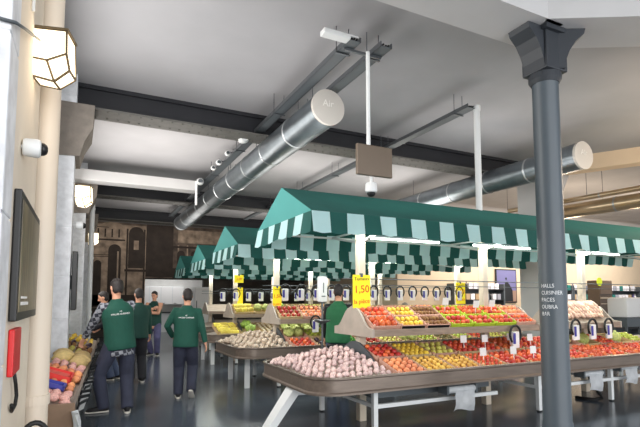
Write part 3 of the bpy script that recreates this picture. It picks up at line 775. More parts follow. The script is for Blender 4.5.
# yellow price boards
def board(label, x, y, z0, w, h, lines, rz=0):
    o = empty('price_board', label, 'price sign', (x, y, z0), rz, 'yellow price boards on the posts')
    MB().box(-w/2, w/2, -.004, .004, 0, h).build('card', m_yellow, o)
    for (s, size, zf, mat) in lines:
        text_obj(s, size*w, mat, o, Mx.Translation((0, -.007, h*zf)) @ FRONT @ Mx.Rotation(.05, 4, 'Z'), .001)
    MB().box(-.02, .02, -.006, .02, h-.03, h+.02).build('clip', m_grey, o)
PL = [('Tomates', .24, .88, m_black), ('1,50', .52, .56, m_red), ('la pièce', .3, .2, m_red)]
board('large yellow price board on the nearest post, red handwritten digits', S1[0]+1.05, S1[1]+.85, 1.44, .26, .43, PL)
board('small yellow price board on the first post of the second stall', S2[0]+.99, S2[1]+.85, 1.38, .18, .42, PL)
board('yellow and orange price board hung from the last post of the second stall', S2[0]+5.6, S2[1]+.82, 1.45, .28, .5, PL)
board('narrow tall yellow price board on the first post of the third stall', S3[0]+1.05, S3[1]+.82, 1.28, .14, .58, PL[:1])
board('yellow price board high between the third stall posts', S3[0]+1.0, S3[1]+.78, 1.98, .24, .2, [('2,00', .35, .5, m_red)])

# bag dispensers: black loop with a white and blue card
bd0 = None
def bag_disp(label, x, y, z):
    global bd0
    if bd0 is None:
        bd0 = empty('bag_dispenser', label, 'bag dispenser', (x, y, z), 0, 'bag dispensers hanging on the stalls')
        MB().tube([(.105*cos(2*pi*k/20), 0, .125*sin(2*pi*k/20)) for k in range(20)], .016, 8, closed=True).build('loop', m_rubber, bd0, smooth=True)
        MB().box(-.07, .06, -.02, .02, -.19, .04, ch=.01).build('bag_roll', m_whitep, bd0)
        MB().box(-.065, -.02, -.026, -.02, -.13, .02).build('label_card', m_blue, bd0); return bd0
    c = copy_tree(bd0); c.location = (x, y, z); tag(c, label); return c
for i in range(14):
    bag_disp(f'{ORD[i]} bag dispenser along the rail of the second stall', S2[0]+1.15+i*.34, S2[1]+DEP/2-.1, 1.72)
for i in range(9):
    bag_disp(f'{ORD[i]} bag dispenser along the rail of the third stall', S3[0]+.6+i*.34, S3[1]+DEP/2-.1, 1.70)
bag_disp('bag dispenser hanging from the upper shelf just left of the iron column', S1[0]+3.3, S1[1]+.4, 1.06)
for i, x in enumerate((4.6, 5.0, 5.4)):
    bag_disp(f'{ORD[i]} bag dispenser right of the iron column on the upper shelf', S1[0]+x, S1[1]+.4, 1.12)
bag_disp('bag dispenser on the upper shelf of the second stall beside its end panel', S2[0]+1.6, S2[1]+.4, 1.12)
# weighing scale behind the nearest stall
sc = empty('hanging_scale', 'tall white weighing scale standing behind the garlic heap', 'scale', (3.06, 6.12, .79))
MB().box(-.075, .075, -.04, .04, .72, 1.1, ch=.035).build('dial_housing', m_white, sc, smooth=40)
MB().box(-.006, .006, -.046, -.04, .86, 1.0).box(-.03, .03, -.046, -.04, .8, .815).build('pointer', m_grey, sc)
MB().tube([(0, 0, 0), (0, 0, .74)], .014, 10).build('pole', m_cable, sc)
MB().lathe([(.09, -.05), (.085, .0), (.03, .02)], 16).build('base', m_grey, sc)
MB().lathe([(.03, .42), (.11, .45), (.12, .47), (.03, .46)], 16, (0, -.0, 0)).build('pan', m_cable, sc)
# plastic bag rolls under the front tray
br0 = None
def bag_roll(label, x, y, z):
    global br0
    if br0:
        c = copy_tree(br0); c.location = (x, y, z); return tag(c, label)
    br0 = empty('plastic_bag_roll', label, 'plastic bags', (x, y, z), 0, 'plastic bag rolls under the front tray')
    MB().box(-.28, .22, 0, .06, -.0, .13).box(-.28, -.25, -.1, 0, -.0, .1).box(.17, .2, -.1, 0, -.0, .1).build('holder', m_grey, br0)
    MB().tube([(-.25, -.06, .05), (.18, -.06, .05)], .04, 14).build('roll', m_plastic, br0, smooth=40)
    b = MB(); N = 9
    for i in range(N):
        for j in range(7):
            u = i/(N-1); v = j/6; b.v.append(V((-.14+u*.3+.04*v*(u-.5)-.03*v, -.1-.02*sin(u*9+v*3)*v+.01*sin(v*7), .06-v*.26+.02*sin(u*5)*v)))
    for i in range(N-1):
        for j in range(6): b.f.append([i*7+j, (i+1)*7+j, (i+1)*7+j+1, i*7+j+1]); b.mi.append(0)
    b.build('hanging_bags', m_plastic, br0, smooth=True); return br0
bag_roll('plastic bag roll hanging under the front tray, left of the iron column', S1[0]+2.0, S1[1]+.12, .42)
bag_roll('plastic bag roll under the front tray, just right of the iron column', S1[0]+4.6, S1[1]+.2, .42)
bag_roll('plastic bag roll under the front tray, farthest right', S1[0]+5.45, S1[1]+.2, .46)
o = MB().tube([(S1[0]+4.75, S1[1]+.35, .5), (S1[0]+4.8, S1[1]+.32, .3), (S1[0]+4.95, S1[1]+.3, .12), (S1[0]+5.0, S1[1]+.3, .05), (S1[0]+4.9, S1[1]+.36, .015), (S1[0]+4.8, S1[1]+.6, .015)], .03, 10).build('power_cable', m_rubber, smooth=True)
tag(o, 'thick black cable hanging from the front tray to the floor', 'cable')

# ------------------------------------------------------------------ right background shelving
def shelf_unit(label, x, y, w, seed):
    s = empty('shelving_unit', label, 'shelves', (x, y, 0), 0, 'dark shelving along the beige wall')
    b = MB()
    for px in (0, w): b.box(px-.03, px+.03, 0, .5, 0, 2.15)
    b.box(0, w, .46, .5, 0, 2.15)
    b.build('frame', m_grey, s)
    for z in (.25, .7, 1.15, 1.55, 1.95): MB().box(0, w, 0, .48, z-.03, z).build('shelf', m_black, s)
    return s
gl = [M('white carton', (226, 222, 226), .6, rand=.15), M('grey carton', (150, 150, 160), .6, rand=.2), M('teal carton', (30, 110, 100), .6, rand=.2), M('tan carton', (190, 160, 120), .6, rand=.25)]
bx = [MB().box(-.09, .09, -.09, .09, 0, .22, ch=.008).mesh('carton', m) for m in gl]
bt = [MB().lathe([(.045, 0), (.048, .14), (.04, .17), (.018, .2), (.018, .26), (.02, .27)], 10).mesh('bottle', M(n, c, .2, rand=.3), True) for n, c in (('dark bottle', (40, 44, 40)), ('violet bottle', (92, 84, 130)), ('white bottle', (224, 222, 226)))]
rs = random.Random(3); REG = ['left', 'middle', 'right']
for u, (x, w) in enumerate(((16.4, 2.2), (18.7, 2.2), (21.0, 2.4), (12.2, 2.4))):
    un = ['shelving just right of the framed portrait', 'second shelving right of the framed portrait', 'shelving farthest along the beige wall', 'shelving left of the framed portrait'][u]
    shelf_unit('dark '+un, x, 13.4, w, u)
    for zi, z in enumerate((.7, 1.15, 1.55, 1.95)):
        xx = x+.12
        while xx < x+w-.12:
            if rs.random() < .8:
                i = rs.choice((0, 0, 0, 0, 1, 2, 3)); o = link('carton', bx[i], None, (xx, 13.55, z)); nm = ['white', 'grey', 'teal', 'tan'][i]
                tag(o, f'{nm} carton, {ORD[zi]} shelf up, {un}', 'carton', f'{nm} cartons on {un}, {ORD[zi]} shelf'); xx += .24
            else:
                i = rs.choice((0, 1, 2)); o = link('bottle', bt[i], None, (xx, 13.55, z)); nm = ['dark', 'violet', 'white'][i]
                tag(o, f'{nm} bottle, {ORD[zi]} shelf up, {un}', 'bottle', f'{nm} bottles on {un}, {ORD[zi]} shelf'); xx += .14
cb = empty('display_cabinet', 'dark brown tall board cabinet standing right of the iron column', 'cabinet', (14.3, 9.4, 0))
MB().box(0, .62, 0, .4, .05, 2.15, ch=.01).build('body', M('dark brown laminate', (92, 78, 66), .5, 0, .05, 3), cb)
MB().box(.02, .6, -.02, 0, 1.72, 2.13, ch=.004).build('door', M('brown laminate', (112, 94, 80), .5), cb); MB().bar((-.02, -.05, 1.6), (.64, -.05, 1.6), .03).bar((-.02, -.05, 1.42), (.64, -.05, 1.42), .02).build('rail', m_post, cb)
for px in (.04, .56): MB().box(px-.03, px+.03, .05, .35, 0, .05).build('foot', m_black, cb)
o = MB().lathe([(.01, .0), (.13, .0), (.13, .012), (.01, .012)], 20, mat=Mx.Rotation(pi/2, 4, 'X')).build('round_sign', M('lime card', (206, 226, 20), .6, emit=.3), None, False, (14.2, 9.33, 2.1)); tag(o, 'small round lime yellow sign at the top of the brown cabinet', 'sign')
wb = empty('white_crate', 'white plastic crate at the far right behind the tomatoes', 'crate', (11.5, 6.9, 0))
MB().box(0, .7, 0, .5, 1.12, 1.6, ch=.06).build('body', m_whitep, wb, smooth=40); MB().box(.05, .65, .05, .45, .9, 1.12).build('stand', m_grey, wb)
for x in (.1, .6):
    for y in (.1, .4): MB().box(x-.02, x+.02, y-.02, y+.02, 0, .92).build('leg', m_grey, wb)

# ------------------------------------------------------------------ left-hand stall along the wall
def lx(Y): return -.06+.05*(Y-4.6)
b = MB()
ya, yb = 4.62, 12.2
LS = empty('produce_counter', 'long produce counter along the left wall with black price holders on its edge', 'market stall')
b.add([(lx(ya), ya, .6), (lx(yb), yb, .6), (lx(yb)-.72, yb, .82), (lx(ya)-.6, ya, .82), (lx(ya), ya, .5), (lx(yb), yb, .5), (lx(yb)-.72, yb, .5), (lx(ya)-.6, ya, .5)], [(0,3,2,1),(4,5,6,7),(0,1,5,4),(1,2,6,5),(2,3,7,6),(3,0,4,7)])
b.build('deck', m_gwood, LS)
MB().bar((lx(ya)+.01, ya, .62), (lx(yb)+.01, yb, .62), .03, .09).build('edge_rail', m_tray, LS)
MB().box(lx(ya)-.42, lx(ya)+.02, ya-.03, ya, .3, .68, ch=.006).build('end_board', M('brown board', (132, 106, 84), .6, 0, .15, 5), LS)
for Y in (4.9, 7.2, 9.6, 11.9):
    for dx in (-.1, -.5): MB().box(lx(Y)+dx-.025, lx(Y)+dx+.025, Y-.025, Y+.025, 0, .5).build('leg', m_white, LS)
hold = None
for i in range(24):
    Y = 4.75+i*.27
    if hold is None:
        hold = empty('price_holder', 'black price holder clipped along the edge of the left counter', 'price tag', (0,0,0), 0, 'price holders on the left counter edge')
        MB().box(0, .012, -.07, .07, -.02, .1, ch=.003).build('plate', m_black, hold); MB().box(.012, .014, -.05, .05, .01, .07).build('card', M('grey card', (170, 170, 170), .7), hold); MB().box(-.03, .0, -.01, .01, -.03, .0).build('clip', m_grey, hold); c = hold
    else: c = copy_tree(hold)
    c.location = (lx(Y)+.045, Y, .58); c.rotation_euler = (rs.uniform(-.2, .2), .35, -.5+rs.uniform(-.3, .3))
def ldz(Y, dx): return .6+.22*(-dx)/.62
def left_patch(key, Y0, Y1, d0, d1, step, where, s=1., lift=.04):
    Y = Y0
    while Y < Y1:
        d = d0
        while d < d1:
            if (lx(Y)-d < -.19+.12 and 7.4 < Y < 8.4) or lx(Y)-d < wx(Y)-.12: d += step; continue
            put(key, (lx(Y)-d+rn.uniform(-.01, .01), Y+rn.uniform(-.01, .01), ldz(Y, -d)+PK[key][1]*s*.8+rn.uniform(0, lift)), (rn.uniform(-.4, .4), rn.uniform(-.4, .4), rn.uniform(0, 6)), where, s*rn.uniform(.9, 1.1)); d += step
        Y += step
left_patch('radish_bunch', 4.72, 5.08, .07, .5, .085, 'at the near end of the left counter', .75)
rt = empty('red_tray', 'red plastic tray lying among the pink bunches on the left counter', 'tray', (lx(5.75)-.3, 5.75, ldz(0, -.3)+.05)); rt.rotation_euler = (0, R(19), R(-3))
MB().box(-.22, .22, -.2, .2, 0, .015).box(-.22, -.2, -.2, .2, 0, .07).box(.2, .22, -.2, .2, 0, .07).box(-.22, .22, -.2, -.18, 0, .07).box(-.22, .22, .18, .2, 0, .07).build('tray', M('red plastic', (232, 62, 56), .4), rt)
MB().box(-.19, .19, -.17, .17, .02, .05, ch=.015).build('packed_meat', M('pale red packets', (236, 96, 84), .35, 0, .2, 20), rt)
bt2 = empty('blue_tray', 'blue plastic tray at the near end of the left counter', 'tray', (lx(5.22)-.3, 5.22, ldz(0, -.3)+.05)); bt2.rotation_euler = (0, R(19), R(-3))
MB().box(-.2, .2, -.1, .1, 0, .015).box(-.2, .2, -.1, -.08, 0, .05).box(-.2, .2, .08, .1, 0, .05).box(-.2, -.18, -.1, .1, 0, .05).box(.18, .2, -.1, .1, 0, .05).build('tray', M('blue plastic', (70, 76, 170), .4), bt2)
left_patch('peach', 5.35, 5.56, .07, .5, .08, 'between the blue and red trays on the left counter')
left_patch('peach', 5.98, 6.5, .06, .5, .08, 'behind the red tray on the left counter', 1.1)
left_patch('radish_bunch', 6.55, 7.0, .06, .5, .095, 'in front of the melons on the left counter', .75)
left_patch('melon', 7.1, 7.9, .1, .52, .19, 'on the left counter', 1.05)
left_patch('pear', 8.0, 8.8, .1, .55, .1, 'behind the melons on the left counter')
left_patch('kiwi', 8.95, 9.6, .06, .55, .085, 'on the left counter', 1.1)
left_patch('aubergine', 9.7, 10.2, .1, .55, .13, 'on the left counter', .8)
left_patch('lemon', 10.35, 11.6, .1, .6, .11, 'at the far end of the left counter')
# low basket stand at the very front left
bk = empty('low_stand', 'low wooden stand at the front left corner holding baskets', 'stand', (-.7, 2.75, 0))
MB().box(0, .62, 0, .62, .6, .66, ch=.01).build('top', M('reddish board', (140, 84, 66), .6, 0, .15, 5), bk)
for x in (.05, .57):
    for y in (.06, .56): MB().box(x-.025, x+.025, y-.025, y+.025, 0, .6).build('leg', m_white, bk)
def basket(label, loc, rgb, hmat, rz):
    k = empty('shopping_basket', label, 'basket', loc, rz, 'baskets on the low stand')
    MB().add([(-.08,-.07,0),(.08,-.07,0),(.08,.07,0),(-.08,.07,0),(-.095,-.085,.09),(.095,-.085,.09),(.095,.085,.09),(-.095,.085,.09)], [(0,3,2,1),(0,1,5,4),(1,2,6,5),(2,3,7,6),(3,0,4,7)]).build('body', M('basket '+str(rgb), rgb, .6, 0, .25, 30), k)
    MB().tube([(.08*cos(pi*i/14), 0, .07+.17*sin(pi*i/14)) for i in range(15)], .014, 8).build('handle', m_rubber, k, smooth=True)
basket('wicker basket with a tall black hoop handle on the low stand', (-.21, 2.98, .66), (150, 112, 70), m_rubber, R(10))
basket('brown basket with a black hoop handle against the cream pipe', (-.36, 3.12, .66), (116, 84, 56), m_rubber, R(70))
put('lettuce', (-.235, 2.98, .75), (.2, .1, 1), '', .4, 'small green lettuce in the wicker basket')
put('clementine', (-.17, 2.97, .745), (0, 0, 0), '', 1.1, 'orange clementine in the wicker basket')
o = MB().box(-.1, .1, -.05, .05, -.06, .03, ch=.01).build('red_packet', M('red film', (232, 60, 44), .3), None, False, (-.2, 2.83, .72)); tag(o, 'flat red packet at the front edge of the low stand', 'packet')
b = MB(); N = 9
for i in range(N):
    for j in range(9): u = i/8; v = j/8; b.v.append(V((.03*sin(u*7+v*2)+.02*sin(v*5), u*.2-.1, -.4*v)))
for i in range(8):
    for j in range(8): b.f.append([i*9+j, (i+1)*9+j, (i+1)*9+j+1, i*9+j+1]); b.mi.append(0)
o = b.build('plastic_bag', m_plastic, None, True, (lx(4.5)+.03, 4.5, .62)); tag(o, 'white plastic bag hanging at the near corner of the left counter', 'plastic bag')

# ------------------------------------------------------------------ people
def remesh(mb, vox, mats, name, sm=4):
    me = mb.mesh(name, mats); o = bpy.data.objects.new('tmp', me); COL.objects.link(o)
    r = o.modifiers.new('r', 'REMESH'); r.mode = 'VOXEL'; r.voxel_size = vox; r.use_smooth_shade = True
    s = o.modifiers.new('s', 'SMOOTH'); s.iterations = sm; s.factor = .5
    dg = bpy.context.evaluated_depsgraph_get(); m2 = bpy.data.meshes.new_from_object(o.evaluated_get(dg)); m2.name = name
    bpy.data.objects.remove(o); m2.materials.clear()
    for m in (mats if isinstance(mats, (list, tuple)) else [mats]): m2.materials.append(m)
    m2.shade_smooth(); return m2
def ik(a, c, l1, l2, pole):
    d = c-a; L = min(d.length, (l1+l2)*.999); u = d.normalized(); c = a+u*L
    x = (l1*l1-l2*l2+L*L)/(2*L); h = sqrt(max(0, l1*l1-x*x)); p = V(pole); p = (p-u*p.dot(u)).normalized()
    return a+u*x+p*h, c
def person(label, loc, rz, H, lean=(0, 0), twist=0, feet=None, hands=None, elbow=None, head=(0, 0), top='jacket', topm=None, sleevem=None, legm=None, hairm=m_hair, vox=.009, text=False, holds=None, bald=False):
    T = empty('person', label, 'person', loc, rz); s = H/1.78; T.scale = (s, s, s)
    feet = feet or {}; hands = hands or {}; elbow = elbow or {}
    P = V((0, 0, .94)); u = V((lean[0], lean[1], 1)).normalized()
    side = V((cos(twist), sin(twist), 0)); sidet = (side-u*side.dot(u)).normalized(); fw = u.cross(sidet)
    N = P+u*.56; hc = N+V((lean[0]*.3, lean[1]*.3+.012, 1)).normalized()*.165
    body = MB(); trous = MB(); shirt = MB(); arms = MB()
    prof = [(-.1, .115, .09), (-.02, .155, .115), (.1, .145, .105), (.22, .155, .112), (.34, .172, .118), (.44, .168, .105), (.50, .12, .085), (.54, .068, .064)]
    def torso(b, g, ts, lo=-9, hi=9):
        pr = [q for q in prof if lo <= q[0] <= hi]
        b.tube([P+u*t for t, _, _ in pr], [(rx+g, ry+g) for _, rx, ry in pr], 20, side=sidet)
    torso(body, 0, None)
    body.tube([N-u*.05, N+u*.02, hc-V((0, 0, .05))], [.06, .054, .056], 14)
    # head
    hm = Mx.Translation(hc) @ Mx.Rotation(head[0], 4, 'Z') @ Mx.Rotation(head[1], 4, 'X')
    hr = [(-.122, .024, .026, .042), (-.108, .044, .05, .03), (-.07, .06, .076, .014), (-.02, .07, .09, .002), (.03, .075, .097, -.004), (.07, .07, .092, -.008), (.1, .05, .066, -.01), (.116, .02, .03, -.01)]
    k = len(body.v)
    body.tube([(0, yo, z) for z, _, _, yo in hr], [(rx, ry) for _, rx, ry, _ in hr], 20, side=(1, 0, 0))
    body.tube([(0, .086, .018), (0, .1, -.01), (0, .112, -.03), (0, .09, -.042)], [.008, .011, .016, .012], 8, side=(1, 0, 0))
    for e in (-1, 1): body.ball((e*.077, -.004, -.012), (.012, .022, .033), 10, 8)
    body.v[k:] = [hm @ v for v in body.v[k:]]
    hair = MB()
    hh = [(-.085, .05, .04, -.045), (-.05, .07, .066, -.034), (.0, .08, .08, -.024), (.045, .082, .095, -.013), (.08, .073, .094, -.008), (.11, .05, .066, -.01), (.128, .018, .024, -.01)]
    if bald: hh = [(q[0], q[1], q[2], q[3]) for q in hh[:4]]+[(.06, .066, .07, -.03)]
    hair.tube([(0, yo, z) for z, _, _, yo in hh], [(rx, ry) for _, rx, ry, _ in hh], 22, side=(1, 0, 0)); hair.v = [hm @ v for v in hair.v]
    hips = {}; soles = []
    for sd, e in (('L', -1), ('R', 1)):
        fx, fy, fz, fa, fp = feet.get(sd, (e*.1, 0, 0, 0, 0))       # x, y, lift of the heel, heading, pitch
        fd = V((-sin(fa), cos(fa), 0)); hip = P+V((e*.088*cos(twist*.5), e*.088*sin(twist*.5), -.04))
        toe = V((fx, fy, .0))+fd*.13; rot = Mx.Translation(toe) @ Mx.Rotation(fa, 4, 'Z') @ Mx.Rotation(-fp, 4, 'X') @ Mx.Rotation(-fa, 4, 'Z') @ Mx.Translation(-toe)
        ank = rot @ V((fx, fy, .085)); ank -= fd*.03
        knee, ank = ik(hip, ank, .43, .425, fd)
        body.tube([hip, hip.lerp(knee, .5), knee, knee.lerp(ank, .35), ank], [.082, .07, .052, .052, .034], 12)
        trous.tube([hip+V((0, 0, .06)), hip, hip.lerp(knee, .5), knee, knee.lerp(ank, .45), ank+V((0, 0, .0)), ank+(ank-knee).normalized()*.025], [.112, .116, .106, .092, .084, .078, .08], 14)
        # shoe: rings along the foot
        sh = MB(); so = MB(); R2 = rot @ Mx.Translation((fx, fy, 0)) @ Mx.Rotation(fa, 4, 'Z')
        sh.tube([(0, -.095, .05), (0, -.08, .055), (0, -.03, .062), (0, .03, .052), (0, .09, .04), (0, .15, .034), (0, .18, .03)], [(.02, .03), (.034, .045), (.04, .052), (.042, .042), (.047, .032), (.04, .026), (.014, .014)], 14, side=(1, 0, 0))
        so.tube([(0, -.098, .014), (0, -.085, .014), (0, .0, .014), (0, .09, .014), (0, .155, .014), (0, .19, .016)], [(.024, .014), (.038, .014), (.042, .014), (.051, .014), (.044, .014), (.016, .012)], 14, side=(1, 0, 0))
        sh.v = [R2 @ v for v in sh.v]; so.v = [R2 @ v for v in so.v]
        so_ = sh.build('shoe', m_shoe, T, True); so.build('sole', m_sole, so_, 50)
        body.tube([ank, R2 @ V((0, .0, .05)), R2 @ V((0, .1, .035))], [.034, .034, .026], 10)
    trous.tube([P+u*t for t in (-.13, -.06, .02, .1)], [(.13, .1), (.172, .135), (.17, .128), (.155, .118)], 20, side=sidet)
    for sd, e in (('L', -1), ('R', 1)):
        sho = P+u*.475+sidet*e*.175
        hx = hands.get(sd, (e*.26, .05, .78)); wr = V(hx[:3]); pole = V(elbow.get(sd, (e*.5, -1, -.2)))
        elb, wr = ik(sho, wr, .285, .255, pole)
        body.tube([P+u*.46+sidet*e*.12, sho, sho.lerp(elb, .5), elb, elb.lerp(wr, .3), wr], [.06, .055, .048, .04, .04, .027], 12)
        g = 0.018
        (arms).tube([P+u*.455+sidet*e*.11, sho+u*.004, sho.lerp(elb, .5), elb, elb.lerp(wr, .5), wr-(wr-elb).normalized()*.01], [.075+g*.3, .064+g*.5, .058+g*.3, .05+g*.3, .046+g*.2, .04+g*.1], 14)
        # hand
        d = (wr-elb).normalized(); pn = V(hx[3:6]) if len(hx) > 3 else sidet*(-e); pn = (pn-d*pn.dot(d)).normalized(); ac = d.cross(pn).normalized()
        if ac.dot(fw) < 0: ac = -ac                                   # towards the thumb
        curl = hx[6] if len(hx) > 6 else .5
        body.tube([wr-d*.02, wr+d*.02, wr+d*.06, wr+d*.095], [(.022, .018), (.032, .016), (.041, .015), (.038, .012)], 12, side=ac)
        for q, (off, ln) in enumerate(((.029, .07), (.01, .08), (-.01, .074), (-.029, .058))):
            a0 = wr+d*.09+ac*off; d1 = (d*cos(curl*.6)+pn*sin(curl*.6)); d2 = (d*cos(curl*1.5)+pn*sin(curl*1.5)); d3 = (d*cos(curl*2.2)+pn*sin(curl*2.2))
            a1 = a0+d1*ln*.45; a2 = a1+d2*ln*.32; body.tube([a0-d*.01, a1, a2, a2+d3*ln*.24], [.0095, .009, .008, .006], 8)
        t0 = wr+d*.03+ac*.03; t1 = t0+(ac*.75+d*.6+pn*.2).normalized()*.035; body.tube([t0-ac*.012, t1, t1+(d*.85+ac*.2+pn*.4).normalized()*.03], [.013, .011, .008], 8)
    link('body', remesh(body, min(vox, .0075), m_skin, 'body', 3), T)
    hob = link('hair', remesh(hair, .008, hairm, 'hair', 2), T)
    for e in (-1, 1):
        o = MB().ball((e*.03, .088, .006), (.013, .008, .007), 10, 6).build('eye', m_eye, T, True); o.matrix_local = hm
        o = MB().tube([(e*.016, .094, .026), (e*.03, .094, .03), (e*.045, .086, .025)], .004, 6).build('eyebrow', hairm, T, True); o.matrix_local = hm
    o = MB().ball((0, .094, -.068), (.022, .007, .006), 10, 6).build('mouth', m_lip, T, True); o.matrix_local = hm
    link('trousers', remesh(trous, .011, legm or m_navy, 'trousers', 4), T)
    coat = MB(); g = .03
    pr = [(-.11, .205, .155), (-.05, .208, .158), (.04, .2, .152), (.14, .196, .148), (.24, .2, .15), (.34, .212, .152), (.44, .208, .14), (.50, .158, .112), (.535, .092, .088), (.57, .074, .076)]
    coat.tube([P+u*t for t, _, _ in pr], [(a, c) for _, a, c in pr], 24, side=sidet)
    if top == 'jacket': coat.v += []; 
    cm = topm or m_green
    if top == 'jacket':
        k = len(coat.v); coat.v += arms.v; coat.f += [[i+k for i in f] for f in arms.f]; coat.mi += arms.mi
        co = link('jacket', remesh(coat, .012, cm, 'jacket', 3), T)
    elif top == 'vest':
        co = link('vest', remesh(coat, .012, cm, 'vest', 3), T)
        link('shirt_sleeves', remesh(arms, .011, sleevem or m_black, 'shirt_sleeves', 3), T)
        b = MB(); b.tube([P+u*t for t in (-.19, -.12)], [(.176, .138), (.178, .138)], 24, side=sidet); b.build('shirt_tail', sleevem or m_black, T, True)
    if text:
        bvh = BVHTree.FromPolygons([v.co.copy() for v in co.data.vertices], [list(p.vertices) for p in co.data.polygons])
        b = MB()
        for (txt, sz, zo) in (('LES', .022, .40), ('HALLES CUISINIER', .030, .365)):
            me = text_mesh(txt, sz, .001)
            for v in me.vertices:
                o_ = P+u*(zo+v.co.y)+sidet*v.co.x-fw*.6
                h = bvh.ray_cast(o_, fw); p = h[0] if h[0] else o_+fw*.45
                v.co = p-fw*(.003+v.co.z)
            me.materials.append(m_whitep); link('lettering', me, co)
    return T
# facing +Y is away from the camera; heading turns towards -X when positive
person('man in green vest over checked shirt, back turned, reaching over the left counter', (.47, 7.28, 0), R(6), 1.84, lean=(-.1, .03), twist=.12,
       feet={'L': (-.2, .06, 0, R(80), 0), 'R': (.1, -.1, 0, R(-8), 0)}, hands={'L': (-.42, .3, .95, 0, 0, -1, .6), 'R': (.12, .42, 1.02, 0, 0, -1, .6)}, elbow={'L': (-1, -.5, -.3), 'R': (.5, -1, -.5)},
       head=(R(22), R(-8)), top='vest', topm=m_green, sleevem=m_check, legm=m_navy, text=True)
person('man in green long-sleeved work jacket and dark trousers walking away down the aisle', (1.47, 7.78, 0), R(-14), 1.72, lean=(.02, .05),
       feet={'L': (-.11, .08, 0, R(6), 0), 'R': (.1, -.1, 0, R(-4), R(38))}, hands={'L': (-.22, .2, .98, 1, 0, 0, .7), 'R': (.33, -.02, .83, -1, 0, 0, .6)}, elbow={'L': (-1, -.7, 0), 'R': (.9, -1, 0)},
       head=(R(18), R(-6)), top='jacket', topm=m_green, legm=m_navy, text=True)
person('young man in dark green vest facing this way down the aisle, arms folded', (1.78, 14.1, 0), R(155), 1.78, lean=(0, .02),
       feet={'L': (-.12, .05, 0, R(20), 0), 'R': (.1, -.05, 0, R(-25), 0)}, hands={'L': (.08, .26, 1.2, 0, -1, 0, .8), 'R': (-.06, .28, 1.3, 0, -1, 0, .8)}, elbow={'L': (-1, -.2, -.6), 'R': (1, -.2, -.6)},
       head=(R(-10), R(-14)), top='vest', topm=m_greend, sleevem=m_skin, legm=m_purple, vox=.01)
person('man in dark green jacket and black trousers, half hidden behind the checked shirt', (.93, 9.7, 0), R(10), 1.76, lean=(.02, .04),
       feet={'L': (-.1, .05, 0, 0, 0), 'R': (.1, -.03, 0, R(-10), 0)}, hands={'L': (-.2, .25, 1.0), 'R': (.27, .12, .85)}, head=(R(10), R(-10)), top='jacket', topm=m_greend, legm=m_blacktr, vox=.01)
person('customer with short dark hair in jeans, leaning over the far part of the left counter', (.55, 10.2, 0), R(74), 1.74, lean=(0, .38),
       feet={'L': (-.1, .05, 0, 0, 0), 'R': (.1, -.03, 0, R(-10), 0)}, hands={'L': (-.2, .35, 1.0), 'R': (.2, .33, 1.0)}, head=(R(5), R(-18)), top='jacket', topm=M('dark coat', (40, 40, 48), .8), legm=m_jeans, vox=.01)
person('bald stall keeper in green vest with black sleeves standing behind the nearest stall', (3.78, 6.98, 0), R(-35), 1.80, lean=(.02, .02), twist=.0,
       hands={'L': (-.24, .12, .84), 'R': (.2, .3, 1.05)}, head=(R(-5), R(-8)), top='vest', topm=M('mid green workwear', (36, 104, 66), .8, 0, .12, 7, .12), sleevem=m_black, legm=m_jeans, vox=.01)

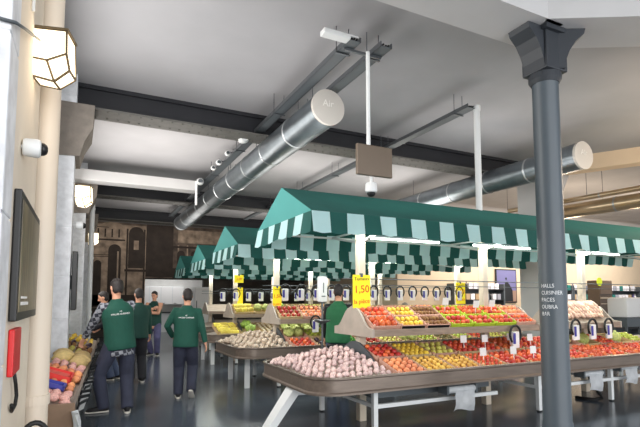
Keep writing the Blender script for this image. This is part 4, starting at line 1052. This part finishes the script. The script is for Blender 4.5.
# ------------------------------------------------------------------ light
w = bpy.data.worlds.new('world'); SC.world = w; w.use_nodes = True
w.node_tree.nodes['Background'].inputs['Color'].default_value = (.93, .96, 1, 1); w.node_tree.nodes['Background'].inputs['Strength'].default_value = 1.1
def area(name, loc, rot, sx, sy, e, col=(1, 1, 1)):
    l = bpy.data.lights.new(name, 'AREA'); l.shape = 'RECTANGLE'; l.size = sx; l.size_y = sy; l.energy = e; l.color = col
    o = bpy.data.objects.new(name, l); COL.objects.link(o); o.location = loc; o.rotation_euler = rot; return o
def point(name, loc, e, col, r=.15):
    l = bpy.data.lights.new(name, 'POINT'); l.energy = e; l.color = col; l.shadow_soft_size = r
    o = bpy.data.objects.new(name, l); COL.objects.link(o); o.location = loc; return o
area('front fill light', (4, -5, 2.6), (R(82), 0, 0), 14, 4.5, 600, (.96, .98, 1))  # added soft fill behind the camera, no window is built there
area('front left window light', (.9, -2.2, 2.2), (R(88), 0, R(14)), 2.2, 2.6, 60, (1, .99, .97))  # added fill to brighten the camera-facing surfaces on the left
area('left window light', (-.33, 5.5, 3.0), (0, R(-90), 0), 2.4, 3.0, 120, (1, .98, .95))
area('left window light', (-.16, 10.4, 3.0), (0, R(-90), 0), 2.4, 3.0, 90, (1, .97, .93))
for (x0, y0), L in ((S1, 8.6), (S2, 6.9), (S3, 6.6), (S4, 6.2)):
    area('stall tube light', (x0+L*.45, y0+DEP/2-.1, 2.33), (0, 0, 0), L*.75, .2, 65, (.97, 1, .95))
    area('stall tube glow', (x0+L*.45, y0+DEP/2-.1, 2.34), (pi, 0, 0), L*.75, .5, 58, (.9, 1, .92))
for x, y, e in ((3.0, 6.2, 14), (6.5, 6.4, 18), (1.5, 10.3, 42), (4.5, 10.4, 46), (7.5, 10.4, 46), (2.5, 16.4, 30), (6, 16.4, 30)):
    area('ceiling fill', (x, y, 3.2), (pi, 0, 0), 1.6, 1.6, e, (1, .97, .95) if y < 7 else (1, .94, .87))  # unseen fill panels added to brighten the ceiling bays
for p, e in (((7.6, 3.6, 3.4), 45), ((9.6, 4.6, 3.4), 60), ((12.5, 9.0, 3.2), 110), ((16, 9, 3.0), 200)):
    point('warm uplight', p, e, (1, .8, .58), .3)
area('shelf light', (17, 11.5, 4.2), (R(38), 0, 0), 12, 1.0, 420, (1, .97, .92))  # added fill, lifts the shelving and beige wall; no visible fitting
area('mural light', (2.8, 20.0, 4.6), (R(50), 0, 0), 5, .4, 24, (1, .95, .88))  # fill added only to brighten the mural wall
point('lantern glow', (.05, 2.85, 2.75), 3, (1, .82, .6)); point('lantern glow', (.2, 8.9, 3.1), 3, (1, .82, .6))
area('kitchen light', (3.8, 23.6, 3.1), (0, 0, 0), 2.5, 1.5, 40)
SC.view_settings.view_transform = 'Standard'; SC.view_settings.look = 'None'; SC.view_settings.exposure = .15; SC.view_settings.gamma = 1
